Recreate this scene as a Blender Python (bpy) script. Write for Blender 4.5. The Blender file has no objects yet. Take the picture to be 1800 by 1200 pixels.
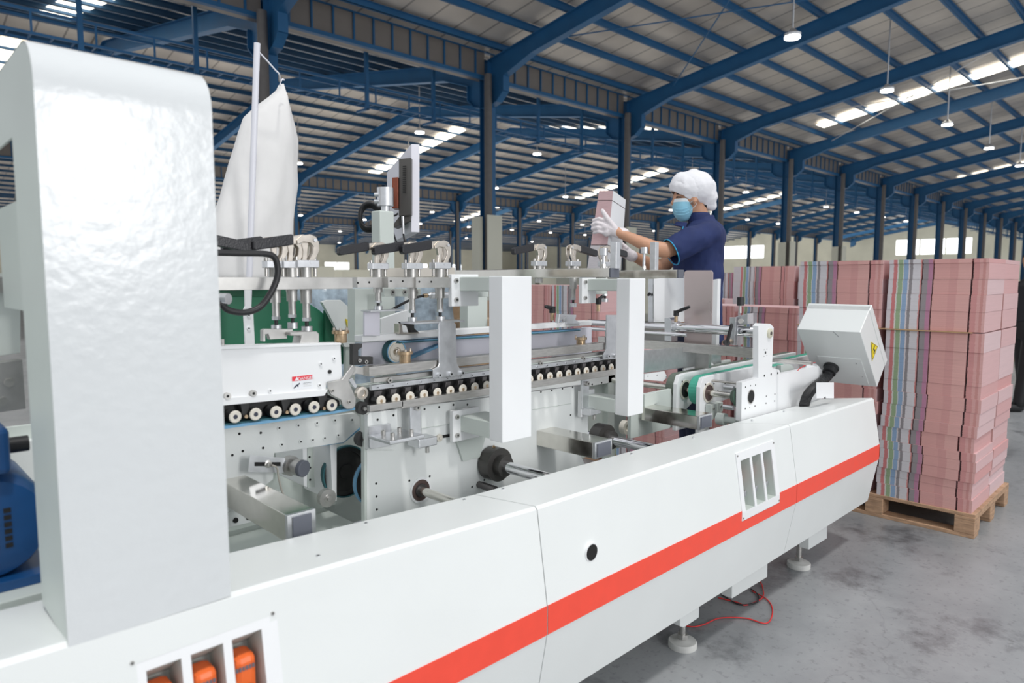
import bpy, bmesh, math, random
from mathutils import Vector, Matrix
random.seed(7)
# ------------------------------------------------------------------ camera, sky, key lights, exposure
F = 1200.0; PITCH = math.atan(110/1200.0); YAW = math.radians(45.9); EYE = 1.45
S, K = math.sin(YAW), math.cos(YAW)
C0 = Vector((0, 0, EYE)); fh = Vector((K, S, 0)); rt = Vector((S, -K, 0)); UZ = Vector((0, 0, 1))
fw = fh*math.cos(PITCH) - UZ*math.sin(PITCH); upv = fh*math.sin(PITCH) + UZ*math.cos(PITCH)
scn = bpy.context.scene; COL = scn.collection
cam = bpy.data.cameras.new('camera'); cam.lens = 24; cam.sensor_width = 36
cam.clip_start = .05; cam.clip_end = 500
cam.dof.use_dof = True; cam.dof.focus_distance = 2.9; cam.dof.aperture_fstop = 3.2
camo = bpy.data.objects.new('camera', cam); COL.objects.link(camo)
camo.matrix_world = Matrix.Translation(C0) @ Matrix((rt, upv, -fw)).transposed().to_4x4()
scn.camera = camo
w = bpy.data.worlds.new('world'); scn.world = w; w.use_nodes = True
w.node_tree.nodes['Background'].inputs[0].default_value = (.93, .96, 1, 1)
w.node_tree.nodes['Background'].inputs[1].default_value = .80
def lamp(kind, name, loc, target, energy, size=1, sizey=None, col=(1, 1, 1)):
    l = bpy.data.lights.new(name, kind); l.energy = energy; l.color = col
    if kind == 'AREA':
        l.size = size
        if sizey: l.shape = 'RECTANGLE'; l.size_y = sizey
    if kind == 'SUN': l.angle = size
    o = bpy.data.objects.new(name, l); COL.objects.link(o); o.location = loc
    o.rotation_euler = (Vector(target)-Vector(loc)).to_track_quat('-Z', 'Y').to_euler()
    return o
lamp('SUN', 'sun', (0.2, -4, 9), (1.0, -1, 1), 1.25, math.radians(5), col=(1, .98, .95))
lamp('AREA', 'added_doorway_light', (1.64, -4.6, 2.5), (.9, 1.2, 1.2), 112, 1.1, 1.6)  # area light added for brightness, as from an unseen opening behind the camera
for i, (x, y, l, wd) in enumerate(((62, 31.2, 112, 22), (62, 59.7, 112, 22), (62, 88, 112, 22), (62, 116.5, 112, 22))):     # added upward lamps standing in for daylight thrown back by each bay's floor
    lamp('AREA', 'added_bay_bounce', (x, y, .25), (x, y, 9), 6000, l, wd, (1, .96, .9))
lamp('AREA', 'added_bay_bounce', (64, 9.5, .25), (64, 9.5, 9), 1200, 104, 11, (1, .96, .9))  # same added upward lamp for the nearest bay
lamp('AREA', 'added_end_wall_fill', (112, 50, 5.5), (130, 50, 5.5), 3000, 90, 3, (1, .98, .92))  # unseen lamp added to brighten the end wall
vs = scn.view_settings; vs.view_transform = 'Standard'; vs.look = 'None'; vs.exposure = .03; vs.gamma = 1
# ------------------------------------------------------------------ picture measuring helpers
def at(x, y, ax, v):
    d = fw + rt*((x-900)/F) - upv*((y-600)/F); i = 'XYZ'.index(ax)
    return C0 + d*((v-C0[i])/d[i])
def atD(x, y, D):
    d = fw + rt*((x-900)/F) - upv*((y-600)/F); return C0 + d*(D/d.dot(fh))
def px(o, *q): return [(o[0]+u/6, o[1]+v/6) for u, v in q]      # from a six times enlarged crop
# ------------------------------------------------------------------ materials
MATS = {}
def mat(name, col, rough=.5, metal=0., var=0., vs_=6., bump=0., bs=60., emit=0., coat=0., tr=0., aniso=None):
    if name in MATS: return MATS[name]
    m = bpy.data.materials.new(name); m.use_nodes = True; nt = m.node_tree; b = nt.nodes['Principled BSDF']
    b.inputs['Base Color'].default_value = (*col, 1); b.inputs['Roughness'].default_value = rough
    b.inputs['Metallic'].default_value = metal
    if coat: b.inputs['Coat Weight'].default_value = coat
    if tr: b.inputs['Transmission Weight'].default_value = tr
    if emit:
        b.inputs['Emission Color'].default_value = (*col, 1); b.inputs['Emission Strength'].default_value = emit
    tc = nt.nodes.new('ShaderNodeTexCoord')
    if var:
        mp = nt.nodes.new('ShaderNodeMapping'); nt.links.new(tc.outputs['Object'], mp.inputs[0])
        if aniso: mp.inputs['Scale'].default_value = aniso
        n = nt.nodes.new('ShaderNodeTexNoise'); n.inputs['Scale'].default_value = vs_; n.inputs['Detail'].default_value = 5
        nt.links.new(mp.outputs[0], n.inputs['Vector'])
        r = nt.nodes.new('ShaderNodeValToRGB'); r.color_ramp.elements[0].position = .3; r.color_ramp.elements[1].position = .7
        r.color_ramp.elements[0].color = (*[c*(1-var) for c in col], 1)
        r.color_ramp.elements[1].color = (*[min(1, c*(1+var*.6)) for c in col], 1)
        nt.links.new(n.outputs['Fac'], r.inputs[0]); nt.links.new(r.outputs[0], b.inputs['Base Color'])
        mr = nt.nodes.new('ShaderNodeMapRange'); mr.inputs['To Min'].default_value = max(0, rough-.08); mr.inputs['To Max'].default_value = rough+.08
        nt.links.new(n.outputs['Fac'], mr.inputs['Value']); nt.links.new(mr.outputs[0], b.inputs['Roughness'])
    if bump:
        n2 = nt.nodes.new('ShaderNodeTexNoise'); n2.inputs['Scale'].default_value = bs
        nt.links.new(tc.outputs['Object'], n2.inputs['Vector'])
        bp = nt.nodes.new('ShaderNodeBump'); bp.inputs['Strength'].default_value = bump; bp.inputs['Distance'].default_value = .01
        nt.links.new(n2.outputs['Fac'], bp.inputs['Height']); nt.links.new(bp.outputs[0], b.inputs['Normal'])
    MATS[name] = m; return m
WHITE = mat('white_paint', (.80, .825, .815), .33, var=.02, vs_=3, bump=.05, bs=350)
WHITE2 = mat('bright_white_paint', (.86, .87, .88), .38, var=.02, vs_=5)
GREY = mat('green_grey_and_shaded_white', (.60, .65, .615), .42, var=.03)  # grey parts, plus the painted-in shade on some white ones
RED = mat('red_stripe_paint', (.93, .085, .05), .4, var=.04, vs_=20)
STEEL = mat('brushed_steel', (.62, .60, .57), .33, 1, var=.12, vs_=30, aniso=(1, 1, 6))
STEEL2 = mat('satin_steel', (.56, .55, .53), .42, 1, var=.2, vs_=14)
TUBE = mat('polished_tube_steel', (.70, .68, .63), .14, 1, var=.07, vs_=25)
CHROME = mat('chrome', (.8, .8, .82), .08, 1)
ALU = mat('aluminium', (.72, .73, .75), .35, 1, var=.08, vs_=40)
NICKEL = mat('nickel_casting', (.68, .62, .55), .3, 1, var=.15, vs_=40)
BRASS = mat('brass', (.62, .46, .30), .3, 1, var=.2, vs_=60)
BLACK = mat('black_rubber', (.018, .018, .02), .45, var=.2, vs_=30)
BGRIP = mat('black_grip', (.02, .02, .024), .35, bump=.1, bs=200)
DARK = mat('dark_steel', (.045, .045, .045), .5, .3, var=.3, vs_=20)
HOLE = mat('bolt_hole', (.01, .01, .01), .8)
GUN = mat('gunmetal', (.16, .15, .15), .35, .8, var=.2, vs_=20)
CREAM = mat('cream_nylon', (.72, .68, .60), .45, var=.08, vs_=40)
SLATE = mat('slate_plug', (.13, .14, .17), .6, var=.1)
BELT = mat('blue_belt', (.16, .36, .55), .55, var=.1, vs_=30)
BELTD = mat('dark_teal_belt', (.03, .13, .15), .6, var=.2, vs_=30)
GBELT = mat('green_belt', (.07, .42, .30), .5, var=.12, vs_=25)
GBELT2 = mat('worn_grey_belt', (.13, .16, .13), .6, var=.15, vs_=25)
GREEN = mat('green_enamel', (.035, .22, .12), .35, var=.08, vs_=4)
MOTOR = mat('motor_blue', (.008, .07, .22), .35, var=.15, vs_=12)
ORANGE = mat('orange_plastic', (.90, .16, .03), .4, var=.05)
YELLOW = mat('warning_yellow', (.95, .75, .02), .45)
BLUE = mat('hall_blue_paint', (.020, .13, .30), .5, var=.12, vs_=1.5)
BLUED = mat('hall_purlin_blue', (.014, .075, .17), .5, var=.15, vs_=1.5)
PIPE = mat('grey_pipe', (.14, .13, .125), .5, var=.1)
FASC = mat('fascia_grey', (.24, .215, .195), .45, var=.12, vs_=1.2)
LAMPW = mat('lamp_glow', (1, .97, .92), .5, emit=9)
SKYL = mat('skylight_sheet', (1, .94, .80), .5, emit=3.6)
WINW = mat('window_daylight', (.95, .98, 1), .5, emit=2.2)
WALL = mat('hall_wall_cream', (.72, .72, .62), .8, var=.08, vs_=.4)
KRAFT = mat('kraft_board', (.45, .29, .15), .8, var=.15, vs_=12)
WOOD = mat('pallet_wood', (.46, .29, .18), .75, var=.3, vs_=14, aniso=(1, 1, 5), bump=.2, bs=60)
CLOTH = mat('white_bag_cloth', (.80, .79, .78), .85, var=.06, vs_=5, bump=.25, bs=14)
NAVY = mat('navy_workwear', (.014, .028, .115), .8, var=.15, vs_=8)
CYAN = mat('cyan_piping', (.03, .35, .62), .6)
SKIN = mat('skin', (.60, .32, .20), .5, var=.08, vs_=14)
GLOVE = mat('white_latex_glove', (.80, .74, .76), .5, var=.05, bump=.3, bs=60)
CAPM = mat('white_cap_cloth', (.84, .84, .87), .85, var=.03, bump=.35, bs=28)
MASKM = mat('blue_mask', (.30, .62, .78), .8, var=.05)
MASKW = mat('mask_top_white', (.80, .87, .90), .8)
HAIR = mat('black_hair', (.012, .010, .010), .6)
CLEARW = mat('plastic_wrapped_blue', (.36, .45, .52), .25, var=.35, vs_=9, bump=.8, bs=18)
MON = mat('monitor_grey', (.09, .085, .08), .45, var=.08)
BROWN = mat('brown_anodised', (.24, .07, .04), .35, .5)
LAV = mat('pale_lavender_panel', (.70, .69, .76), .35, .2, var=.05)
MIRR = mat('pinkish_sheet_steel', (.62, .52, .51), .3, .55, var=.08, vs_=3)
STICK = mat('sticker_white', (.85, .87, .90), .4)
STRED = mat('sticker_red', (.80, .04, .06), .4)
INK = mat('ink_dark', (.03, .035, .06), .5)

def floor_mat():
    m = bpy.data.materials.new('concrete_floor'); m.use_nodes = True; nt = m.node_tree; b = nt.nodes['Principled BSDF']
    tc = nt.nodes.new('ShaderNodeTexCoord'); L = nt.links.new
    def noise(sc, det, ro=.6):
        n = nt.nodes.new('ShaderNodeTexNoise'); n.inputs['Scale'].default_value = sc; n.inputs['Detail'].default_value = det
        n.inputs['Roughness'].default_value = ro; L(tc.outputs['Object'], n.inputs['Vector']); return n
    a = noise(1.1, 8, .65); r = nt.nodes.new('ShaderNodeValToRGB'); e = r.color_ramp.elements
    e[0].position = .3; e[0].color = (.19, .20, .21, 1); e[1].position = .70; e[1].color = (.35, .36, .37, 1)
    L(a.outputs['Fac'], r.inputs[0])
    c = noise(2.3, 6, .7); r2 = nt.nodes.new('ShaderNodeValToRGB'); e = r2.color_ramp.elements
    e[0].position = .33; e[0].color = (.38, .38, .39, 1); e[1].position = .46; e[1].color = (1, 1, 1, 1)
    L(c.outputs['Fac'], r2.inputs[0])
    mx = nt.nodes.new('ShaderNodeMixRGB'); mx.blend_type = 'MULTIPLY'; mx.inputs[0].default_value = .8
    L(r.outputs[0], mx.inputs[1]); L(r2.outputs[0], mx.inputs[2])
    s = noise(34, 3, .6); r3 = nt.nodes.new('ShaderNodeValToRGB'); e = r3.color_ramp.elements
    e[0].position = .33; e[0].color = (.55, .55, .55, 1); e[1].position = .42; e[1].color = (1, 1, 1, 1)
    L(s.outputs['Fac'], r3.inputs[0])
    m2 = nt.nodes.new('ShaderNodeMixRGB'); m2.blend_type = 'MULTIPLY'; m2.inputs[0].default_value = .5
    L(mx.outputs[0], m2.inputs[1]); L(r3.outputs[0], m2.inputs[2])
    v = nt.nodes.new('ShaderNodeTexVoronoi'); v.feature = 'DISTANCE_TO_EDGE'; v.inputs['Scale'].default_value = .55
    nz = noise(3, 3); av = nt.nodes.new('ShaderNodeVectorMath'); av.operation = 'MULTIPLY_ADD'
    L(nz.outputs['Color'], av.inputs[0]); av.inputs[1].default_value = (.35, .35, .35); L(tc.outputs['Object'], av.inputs[2])
    L(av.outputs[0], v.inputs['Vector'])
    r4 = nt.nodes.new('ShaderNodeValToRGB'); e = r4.color_ramp.elements
    e[0].position = 0; e[0].color = (.8, .8, .8, 1); e[1].position = .004; e[1].color = (1, 1, 1, 1); L(v.outputs['Distance'], r4.inputs[0])
    m3 = nt.nodes.new('ShaderNodeMixRGB'); m3.blend_type = 'MULTIPLY'; m3.inputs[0].default_value = .7
    L(m2.outputs[0], m3.inputs[1]); L(r4.outputs[0], m3.inputs[2]); L(m3.outputs[0], b.inputs['Base Color'])
    mr = nt.nodes.new('ShaderNodeMapRange'); mr.inputs['To Min'].default_value = .18; mr.inputs['To Max'].default_value = .5
    L(c.outputs['Fac'], mr.inputs['Value']); L(mr.outputs[0], b.inputs['Roughness'])
    bp = nt.nodes.new('ShaderNodeBump'); bp.inputs['Strength'].default_value = .12; L(s.outputs['Fac'], bp.inputs['Height']); L(bp.outputs[0], b.inputs['Normal'])
    return m
def roof_mat():
    m = bpy.data.materials.new('roof_sheeting'); m.use_nodes = True; nt = m.node_tree; b = nt.nodes['Principled BSDF']; L = nt.links.new
    tc = nt.nodes.new('ShaderNodeTexCoord'); sx = nt.nodes.new('ShaderNodeSeparateXYZ'); L(tc.outputs['Object'], sx.inputs[0])
    def line(scale, w):
        a = nt.nodes.new('ShaderNodeMath'); a.operation = 'MULTIPLY'; a.inputs[1].default_value = scale; L(sx.outputs['X'], a.inputs[0])
        f = nt.nodes.new('ShaderNodeMath'); f.operation = 'FRACT'; L(a.outputs[0], f.inputs[0])
        g = nt.nodes.new('ShaderNodeMath'); g.operation = 'LESS_THAN'; g.inputs[1].default_value = w; L(f.outputs[0], g.inputs[0]); return g
    n = nt.nodes.new('ShaderNodeTexNoise'); n.inputs['Scale'].default_value = .22; n.inputs['Detail'].default_value = 4
    L(tc.outputs['Object'], n.inputs['Vector'])
    r = nt.nodes.new('ShaderNodeValToRGB'); e = r.color_ramp.elements
    e[0].position = .36; e[0].color = (.40, .37, .35, 1); e[1].position = .6; e[1].color = (.66, .61, .55, 1); L(n.outputs['Fac'], r.inputs[0])
    l1 = line(1.05, .07); mx = nt.nodes.new('ShaderNodeMixRGB'); mx.inputs[2].default_value = (.17, .16, .155, 1)
    k = nt.nodes.new('ShaderNodeMath'); k.operation = 'MULTIPLY'; k.inputs[1].default_value = .75; L(l1.outputs[0], k.inputs[0])
    L(k.outputs[0], mx.inputs[0]); L(r.outputs[0], mx.inputs[1]); L(mx.outputs[0], b.inputs['Base Color'])
    b.inputs['Roughness'].default_value = .38; b.inputs['Metallic'].default_value = .25
    n2 = nt.nodes.new('ShaderNodeTexNoise'); n2.inputs['Scale'].default_value = .7; L(tc.outputs['Object'], n2.inputs['Vector'])
    bp = nt.nodes.new('ShaderNodeBump'); bp.inputs['Strength'].default_value = .5; bp.inputs['Distance'].default_value = .15
    L(n2.outputs['Fac'], bp.inputs['Height']); L(bp.outputs[0], b.inputs['Normal'])
    return m
def bundle_mat(stripes):
    # print-edge colours and painted slit shade: bands across local Y on the end faces, plain pink with paper layers elsewhere
    m = bpy.data.materials.new('printed_carton_edges' if stripes else 'pink_carton_edges'); m.use_nodes = True; nt = m.node_tree; b = nt.nodes['Principled BSDF']; L = nt.links.new
    tc = nt.nodes.new('ShaderNodeTexCoord'); sx = nt.nodes.new('ShaderNodeSeparateXYZ'); L(tc.outputs['Object'], sx.inputs[0])
    oi = nt.nodes.new('ShaderNodeObjectInfo')
    P = (.64, .34, .315)
    bands = [(0, (.62, .58, .60)), (.045, (.58, .20, .20)), (.085, (.62, .62, .58)), (.10, (.30, .40, .24)), (.145, (.62, .62, .60)), (.155, (.27, .39, .56)), (.20, (.62, .58, .60)), (.215, (.27, .25, .26)), (.25, (.62, .60, .62)), (.33, (.62, .25, .23)), (.345, (.02, .01, .01)), (.352, (.29, .26, .27)), (.41, (.45, .21, .31)), (.458, (.02, .01, .01)), (.468, P), (.62, (.60, .31, .29)), (.70, (.66, .37, .34)), (.835, (.02, .01, .01)), (.845, (.58, .27, .26)), (.90, (.64, .35, .33)), (.93, (.56, .27, .25)), (.96, (.66, .38, .36))]  # near-black bands paint in the shade of the die-cut slits
    r = nt.nodes.new('ShaderNodeValToRGB'); cr = r.color_ramp; cr.interpolation = 'CONSTANT'
    while len(cr.elements) > 1: cr.elements.remove(cr.elements[-1])
    cr.elements[0].position = 0; cr.elements[0].color = (*bands[0][1], 1)
    for p, c in bands[1:]:
        e = cr.elements.new(p); e.color = (*c, 1)
    mp = nt.nodes.new('ShaderNodeMapRange'); mp.inputs['From Min'].default_value = .25; mp.inputs['From Max'].default_value = -.25
    wob = nt.nodes.new('ShaderNodeTexNoise'); wob.inputs['Scale'].default_value = 9; L(tc.outputs['Object'], wob.inputs['Vector'])
    wm = nt.nodes.new('ShaderNodeMath'); wm.operation = 'MULTIPLY_ADD'; wm.inputs[1].default_value = .006; L(wob.outputs['Fac'], wm.inputs[0]); L(sx.outputs['Y'], wm.inputs[2])
    L(wm.outputs[0], mp.inputs['Value']); L(mp.outputs[0], r.inputs[0])
    side = nt.nodes.new('ShaderNodeValToRGB'); e = side.color_ramp.elements
    e[0].color = (.66, .34, .33, 1); e[1].color = (.70, .52, .53, 1)
    L(oi.outputs['Random'], side.inputs[0])
    geo = nt.nodes.new('ShaderNodeNewGeometry'); sn = nt.nodes.new('ShaderNodeSeparateXYZ'); L(geo.outputs['Normal'], sn.inputs[0])
    ab = nt.nodes.new('ShaderNodeMath'); ab.operation = 'ABSOLUTE'; L(sn.outputs['X'], ab.inputs[0])
    gt = nt.nodes.new('ShaderNodeMath'); gt.operation = 'GREATER_THAN'; gt.inputs[1].default_value = .5; L(ab.outputs[0], gt.inputs[0])
    mx = nt.nodes.new('ShaderNodeMixRGB'); L(gt.outputs[0], mx.inputs[0]); L(side.outputs[0], mx.inputs[1]); L(r.outputs[0], mx.inputs[2])
    mpp = nt.nodes.new('ShaderNodeMapping'); mpp.inputs['Scale'].default_value = (3, 3, 260); L(tc.outputs['Object'], mpp.inputs[0])
    n = nt.nodes.new('ShaderNodeTexNoise'); n.inputs['Scale'].default_value = 1; n.inputs['Detail'].default_value = 2; L(mpp.outputs[0], n.inputs['Vector'])
    r2 = nt.nodes.new('ShaderNodeMapRange'); r2.inputs['To Min'].default_value = .72; r2.inputs['To Max'].default_value = 1.22; L(n.outputs['Fac'], r2.inputs['Value'])
    mm = nt.nodes.new('ShaderNodeMixRGB'); mm.blend_type = 'MULTIPLY'; mm.inputs[0].default_value = 1; L(mx.outputs[0], mm.inputs[1]); L(r2.outputs[0], mm.inputs[2])
    L(mm.outputs[0], b.inputs['Base Color']); b.inputs['Roughness'].default_value = .75
    bp = nt.nodes.new('ShaderNodeBump'); bp.inputs['Strength'].default_value = .3; bp.inputs['Distance'].default_value = .003
    L(n.outputs['Fac'], bp.inputs['Height']); L(bp.outputs[0], b.inputs['Normal'])
    return m
FLOOR = floor_mat(); ROOF = roof_mat(); BUND = bundle_mat(True)
# ------------------------------------------------------------------ mesh helpers
def root_of(o):
    while o.parent: o = o.parent
    return o
def obj(name, bm, m, parent=None, smooth=False, bevel=0, world=True):
    """link a bmesh as ONE object; world coordinates are brought into the thing's own frame"""
    if parent is not None and world:
        bmesh.ops.translate(bm, verts=bm.verts, vec=-root_of(parent).location)
    bmesh.ops.recalc_face_normals(bm, faces=bm.faces)
    me = bpy.data.meshes.new(name); bm.to_mesh(me); bm.free()
    for x in (m if isinstance(m, (list, tuple)) else [m]): me.materials.append(x)
    o = bpy.data.objects.new(name, me); COL.objects.link(o)
    if parent is not None: o.parent = parent
    if smooth:
        for p in me.polygons: p.use_smooth = True
        if smooth != 'all':
            try: me.set_sharp_from_angle(angle=math.radians(38))
            except Exception: pass
    if bevel:
        b = o.modifiers.new('bevel', 'BEVEL'); b.width = bevel; b.segments = 2; b.limit_method = 'ANGLE'; b.angle_limit = math.radians(40)
    return o
def thing(name, label, cat, loc=(0, 0, 0), group=None):
    o = bpy.data.objects.new(name, None); o.empty_display_size = .05; COL.objects.link(o); o.location = loc
    o['label'] = label; o['category'] = cat
    if group: o['group'] = group
    return o
def tag(o, label, cat, group=None, kind=None):
    o['label'] = label; o['category'] = cat
    if group: o['group'] = group
    if kind: o['kind'] = kind
    return o
def struct(o): o['kind'] = 'structure'; return o
def dup(root, loc, label=None, group=None):
    r = root.copy(); COL.objects.link(r); r.location = loc
    if label: r['label'] = label
    if group: r['group'] = group
    for ch in list(root.children):
        c = ch.copy(); COL.objects.link(c); c.parent = r
        for g in list(ch.children):
            d = g.copy(); COL.objects.link(d); d.parent = c
    return r
def add_box(bm, x0, x1, y0, y1, z0, z1, mi=0):
    v = [bm.verts.new(p) for p in ((x0, y0, z0), (x1, y0, z0), (x1, y1, z0), (x0, y1, z0), (x0, y0, z1), (x1, y0, z1), (x1, y1, z1), (x0, y1, z1))]
    for f in ((0, 3, 2, 1), (4, 5, 6, 7), (0, 1, 5, 4), (1, 2, 6, 5), (2, 3, 7, 6), (3, 0, 4, 7)):
        bm.faces.new([v[i] for i in f]).material_index = mi
def box(name, x0, x1, y0, y1, z0, z1, m, parent=None, bevel=.0015, world=True):
    bm = bmesh.new(); add_box(bm, x0, x1, y0, y1, z0, z1); return obj(name, bm, m, parent, bevel=bevel, world=world)
def add_prism(bm, pts, vec, mi=0):
    a = [bm.verts.new(p) for p in pts]; b = [bm.verts.new(Vector(p)+Vector(vec)) for p in pts]
    bm.faces.new(a).material_index = mi; bm.faces.new(b[::-1]).material_index = mi
    n = len(a)
    for i in range(n): bm.faces.new((a[i], a[(i+1) % n], b[(i+1) % n], b[i])).material_index = mi
def prism(name, pts, vec, m, parent=None, bevel=.001, world=True):
    bm = bmesh.new(); add_prism(bm, pts, vec); return obj(name, bm, m, parent, bevel=bevel, world=world)
def frame_for(d):
    d = Vector(d).normalized(); a = Vector((0, 0, 1)) if abs(d.z) < .9 else Vector((1, 0, 0))
    u = d.cross(a).normalized(); return d, u, d.cross(u).normalized()
def add_rings(bm, rings, mi=0, caps=True):
    vv = [[bm.verts.new(p) for p in r] for r in rings]
    for a, b in zip(vv, vv[1:]):
        n = len(a)
        for i in range(n): bm.faces.new((a[i], a[(i+1) % n], b[(i+1) % n], b[i])).material_index = mi
    if caps:
        bm.faces.new(vv[0]).material_index = mi; bm.faces.new(vv[-1][::-1]).material_index = mi
def ring(c, u, v, a, b, n): return [Vector(c)+Vector(u)*(a*math.cos(2*math.pi*i/n))+Vector(v)*(b*math.sin(2*math.pi*i/n)) for i in range(n)]
def add_cyl(bm, p1, p2, r1, r2=None, n=20, mi=0):
    p1, p2 = Vector(p1), Vector(p2); d, u, v = frame_for(p2-p1); r2 = r1 if r2 is None else r2
    add_rings(bm, [ring(p1, u, v, r1, r1, n), ring(p2, u, v, r2, r2, n)], mi)
def cyl(name, p1, p2, r, m, parent=None, r2=None, n=24, bevel=0, world=True):
    bm = bmesh.new(); add_cyl(bm, p1, p2, r, r2, n); return obj(name, bm, m, parent, smooth=True, bevel=bevel, world=world)
def add_lathe(bm, p0, axis, prof, n=28, mi=0, caps=True):
    """prof: list of (distance along axis, radius)"""
    d, u, v = frame_for(axis); p0 = Vector(p0)
    add_rings(bm, [ring(p0+d*t, u, v, max(r, 1e-4), max(r, 1e-4), n) for t, r in prof], mi, caps)
def lathe(name, p0, axis, prof, m, parent=None, n=28, world=True, caps=True):
    bm = bmesh.new(); add_lathe(bm, p0, axis, prof, n, 0, caps); return obj(name, bm, m, parent, smooth=True, world=world)
def catmull(pts, k=8):
    pts = [Vector(p) for p in pts]; out = []
    q = [pts[0]*2-pts[1]]+pts+[pts[-1]*2-pts[-2]]
    for i in range(1, len(q)-2):
        for j in range(k):
            t = j/k; a, b, c, d = q[i-1:i+3]
            out.append(.5*((2*b)+(c-a)*t+(2*a-5*b+4*c-d)*t*t+(-a+3*b-3*c+d)*t**3))
    out.append(pts[-1]); return out
def add_tube(bm, pts, r, n=10, mi=0, rf=None):
    pts = [Vector(p) for p in pts]; rings = []; prev = None
    for i, p in enumerate(pts):
        d = (pts[min(i+1, len(pts)-1)]-pts[max(i-1, 0)]).normalized()
        if prev is None: _, u, v = frame_for(d)
        else:
            u = (prev-d*prev.dot(d)).normalized(); v = d.cross(u)
        prev = u; rr = rf(i) if rf else r
        rings.append(ring(p, u, v, rr, rr, n))
    add_rings(bm, rings, mi)
def tube(name, pts, r, m, parent=None, n=10, k=8, rf=None):
    bm = bmesh.new(); add_tube(bm, catmull(pts, k) if k else pts, r, n, rf=rf); return obj(name, bm, m, parent, smooth='all')
def plate(name, pts, Y, th, m, parent=None, bevel=.001, holes=(), hr=.004):
    """plate facing -Y whose outline is measured on the photo; small drilled holes stay in its mesh"""
    bm = bmesh.new(); add_prism(bm, [at(x, y, 'Y', Y) for x, y in pts], (0, th, 0))
    for h in holes:
        p = at(h[0], h[1], 'Y', Y); add_cyl(bm, p-Vector((0, .0006, 0)), p+Vector((0, .001, 0)), h[2] if len(h) > 2 else hr, n=12, mi=1)
    return obj(name, bm, [m, HOLE], parent, bevel=0 if holes else bevel)
def platex(name, pts, X, th, m, parent=None, bevel=.001, holes=(), hr=.004):
    bm = bmesh.new(); add_prism(bm, [at(x, y, 'X', X) for x, y in pts], (th, 0, 0))
    for h in holes:
        p = at(h[0], h[1], 'X', X); add_cyl(bm, p-Vector((.0006, 0, 0)), p+Vector((.001, 0, 0)), hr, n=12, mi=1)
    return obj(name, bm, [m, HOLE], parent, bevel=0 if holes else bevel)
def rail(name, x0, y0, y1, x2, Y, d, m, parent=None, bevel=.0015):
    """straight bar along the machine: top-left pixel, bottom pixel, right-hand pixel column"""
    a = at(x0, y0, 'Y', Y); b = at(x0, y1, 'Y', Y); t = (y0+y1)/2
    lo, hi = a.x, 9.0
    for _ in range(40):
        mid = (lo+hi)/2; q = Vector((mid, Y, a.z))-C0
        if 900+F*q.dot(rt)/q.dot(fw) < x2: lo = mid
        else: hi = mid
    return box(name, a.x, lo, Y, Y+d, b.z, a.z, m, parent, bevel)
BOLT = None
def bolt(p, parent, r=.006, h=.005, m=None, ax=(0, -1, 0), name='bolt'):
    bm = bmesh.new(); d = Vector(ax); add_cyl(bm, Vector(p)+d*-.001, Vector(p)+d*h, r, n=14)
    add_cyl(bm, Vector(p)+d*(h-.001), Vector(p)+d*(h+.0003), r*.45, n=6, mi=1)
    return obj(name, bm, [m or STEEL2, HOLE], parent, smooth=True)
def bolts(pts, Y, parent, r=.006, h=.005, m=None):
    for x, y in pts: bolt(at(x, y, 'Y', Y), parent, r, h, m)
def textm(name, s, size, origin, xdir, zdir, m, parent, th=.0004):
    cu = bpy.data.curves.new(name, 'FONT'); cu.body = s; cu.size = size; cu.extrude = th; cu.align_x = 'CENTER'; cu.align_y = 'CENTER'
    t = bpy.data.objects.new(name, cu); COL.objects.link(t)
    bpy.context.view_layer.update()
    me = bpy.data.meshes.new_from_object(t.evaluated_get(bpy.context.evaluated_depsgraph_get()))
    bpy.data.objects.remove(t)
    x = Vector(xdir).normalized(); z = Vector(zdir).normalized(); n = x.cross(z)
    M = Matrix((x, z, n)).transposed().to_4x4(); M.translation = Vector(origin)-root_of(parent).location
    me.transform(M); me.materials.append(m); o = bpy.data.objects.new(name, me); COL.objects.link(o); o.parent = parent
    return o
def fused(name, builder, m, parent, voxel=.012, smooth_it=2, world=True):
    """one continuous surface grown from overlapping rounded pieces"""
    bm = bmesh.new(); builder(bm); bmesh.ops.recalc_face_normals(bm, faces=bm.faces)
    if parent is not None and world: bmesh.ops.translate(bm, verts=bm.verts, vec=-root_of(parent).location)
    me = bpy.data.meshes.new(name); bm.to_mesh(me); bm.free(); t = bpy.data.objects.new('tmp', me); COL.objects.link(t)
    r = t.modifiers.new('r', 'REMESH'); r.mode = 'VOXEL'; r.voxel_size = voxel; r.use_smooth_shade = True
    s = t.modifiers.new('s', 'SMOOTH'); s.iterations = smooth_it; s.factor = .6
    bpy.context.view_layer.update()
    me2 = bpy.data.meshes.new_from_object(t.evaluated_get(bpy.context.evaluated_depsgraph_get()))
    bpy.data.objects.remove(t); me2.materials.clear(); me2.materials.append(m)
    for p in me2.polygons: p.use_smooth = True
    o = bpy.data.objects.new(name, me2); COL.objects.link(o); o.parent = parent; return o
def add_rc(bm, p1, r1, p2, r2, n=14):
    """rounded cone"""
    p1, p2 = Vector(p1), Vector(p2); d, u, v = frame_for(p2-p1); rings = []
    for k in (85, 60, 30): a = math.radians(k); rings.append(ring(p1-d*r1*math.sin(a), u, v, r1*math.cos(a), r1*math.cos(a), n))
    rings.append(ring(p1, u, v, r1, r1, n)); rings.append(ring(p2, u, v, r2, r2, n))
    for k in (30, 60, 85): a = math.radians(k); rings.append(ring(p2+d*r2*math.sin(a), u, v, r2*math.cos(a), r2*math.cos(a), n))
    add_rings(bm, rings)
def chain(bm, pts):
    for (p, r), (q, s) in zip(pts, pts[1:]): add_rc(bm, p, r, q, s)
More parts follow.
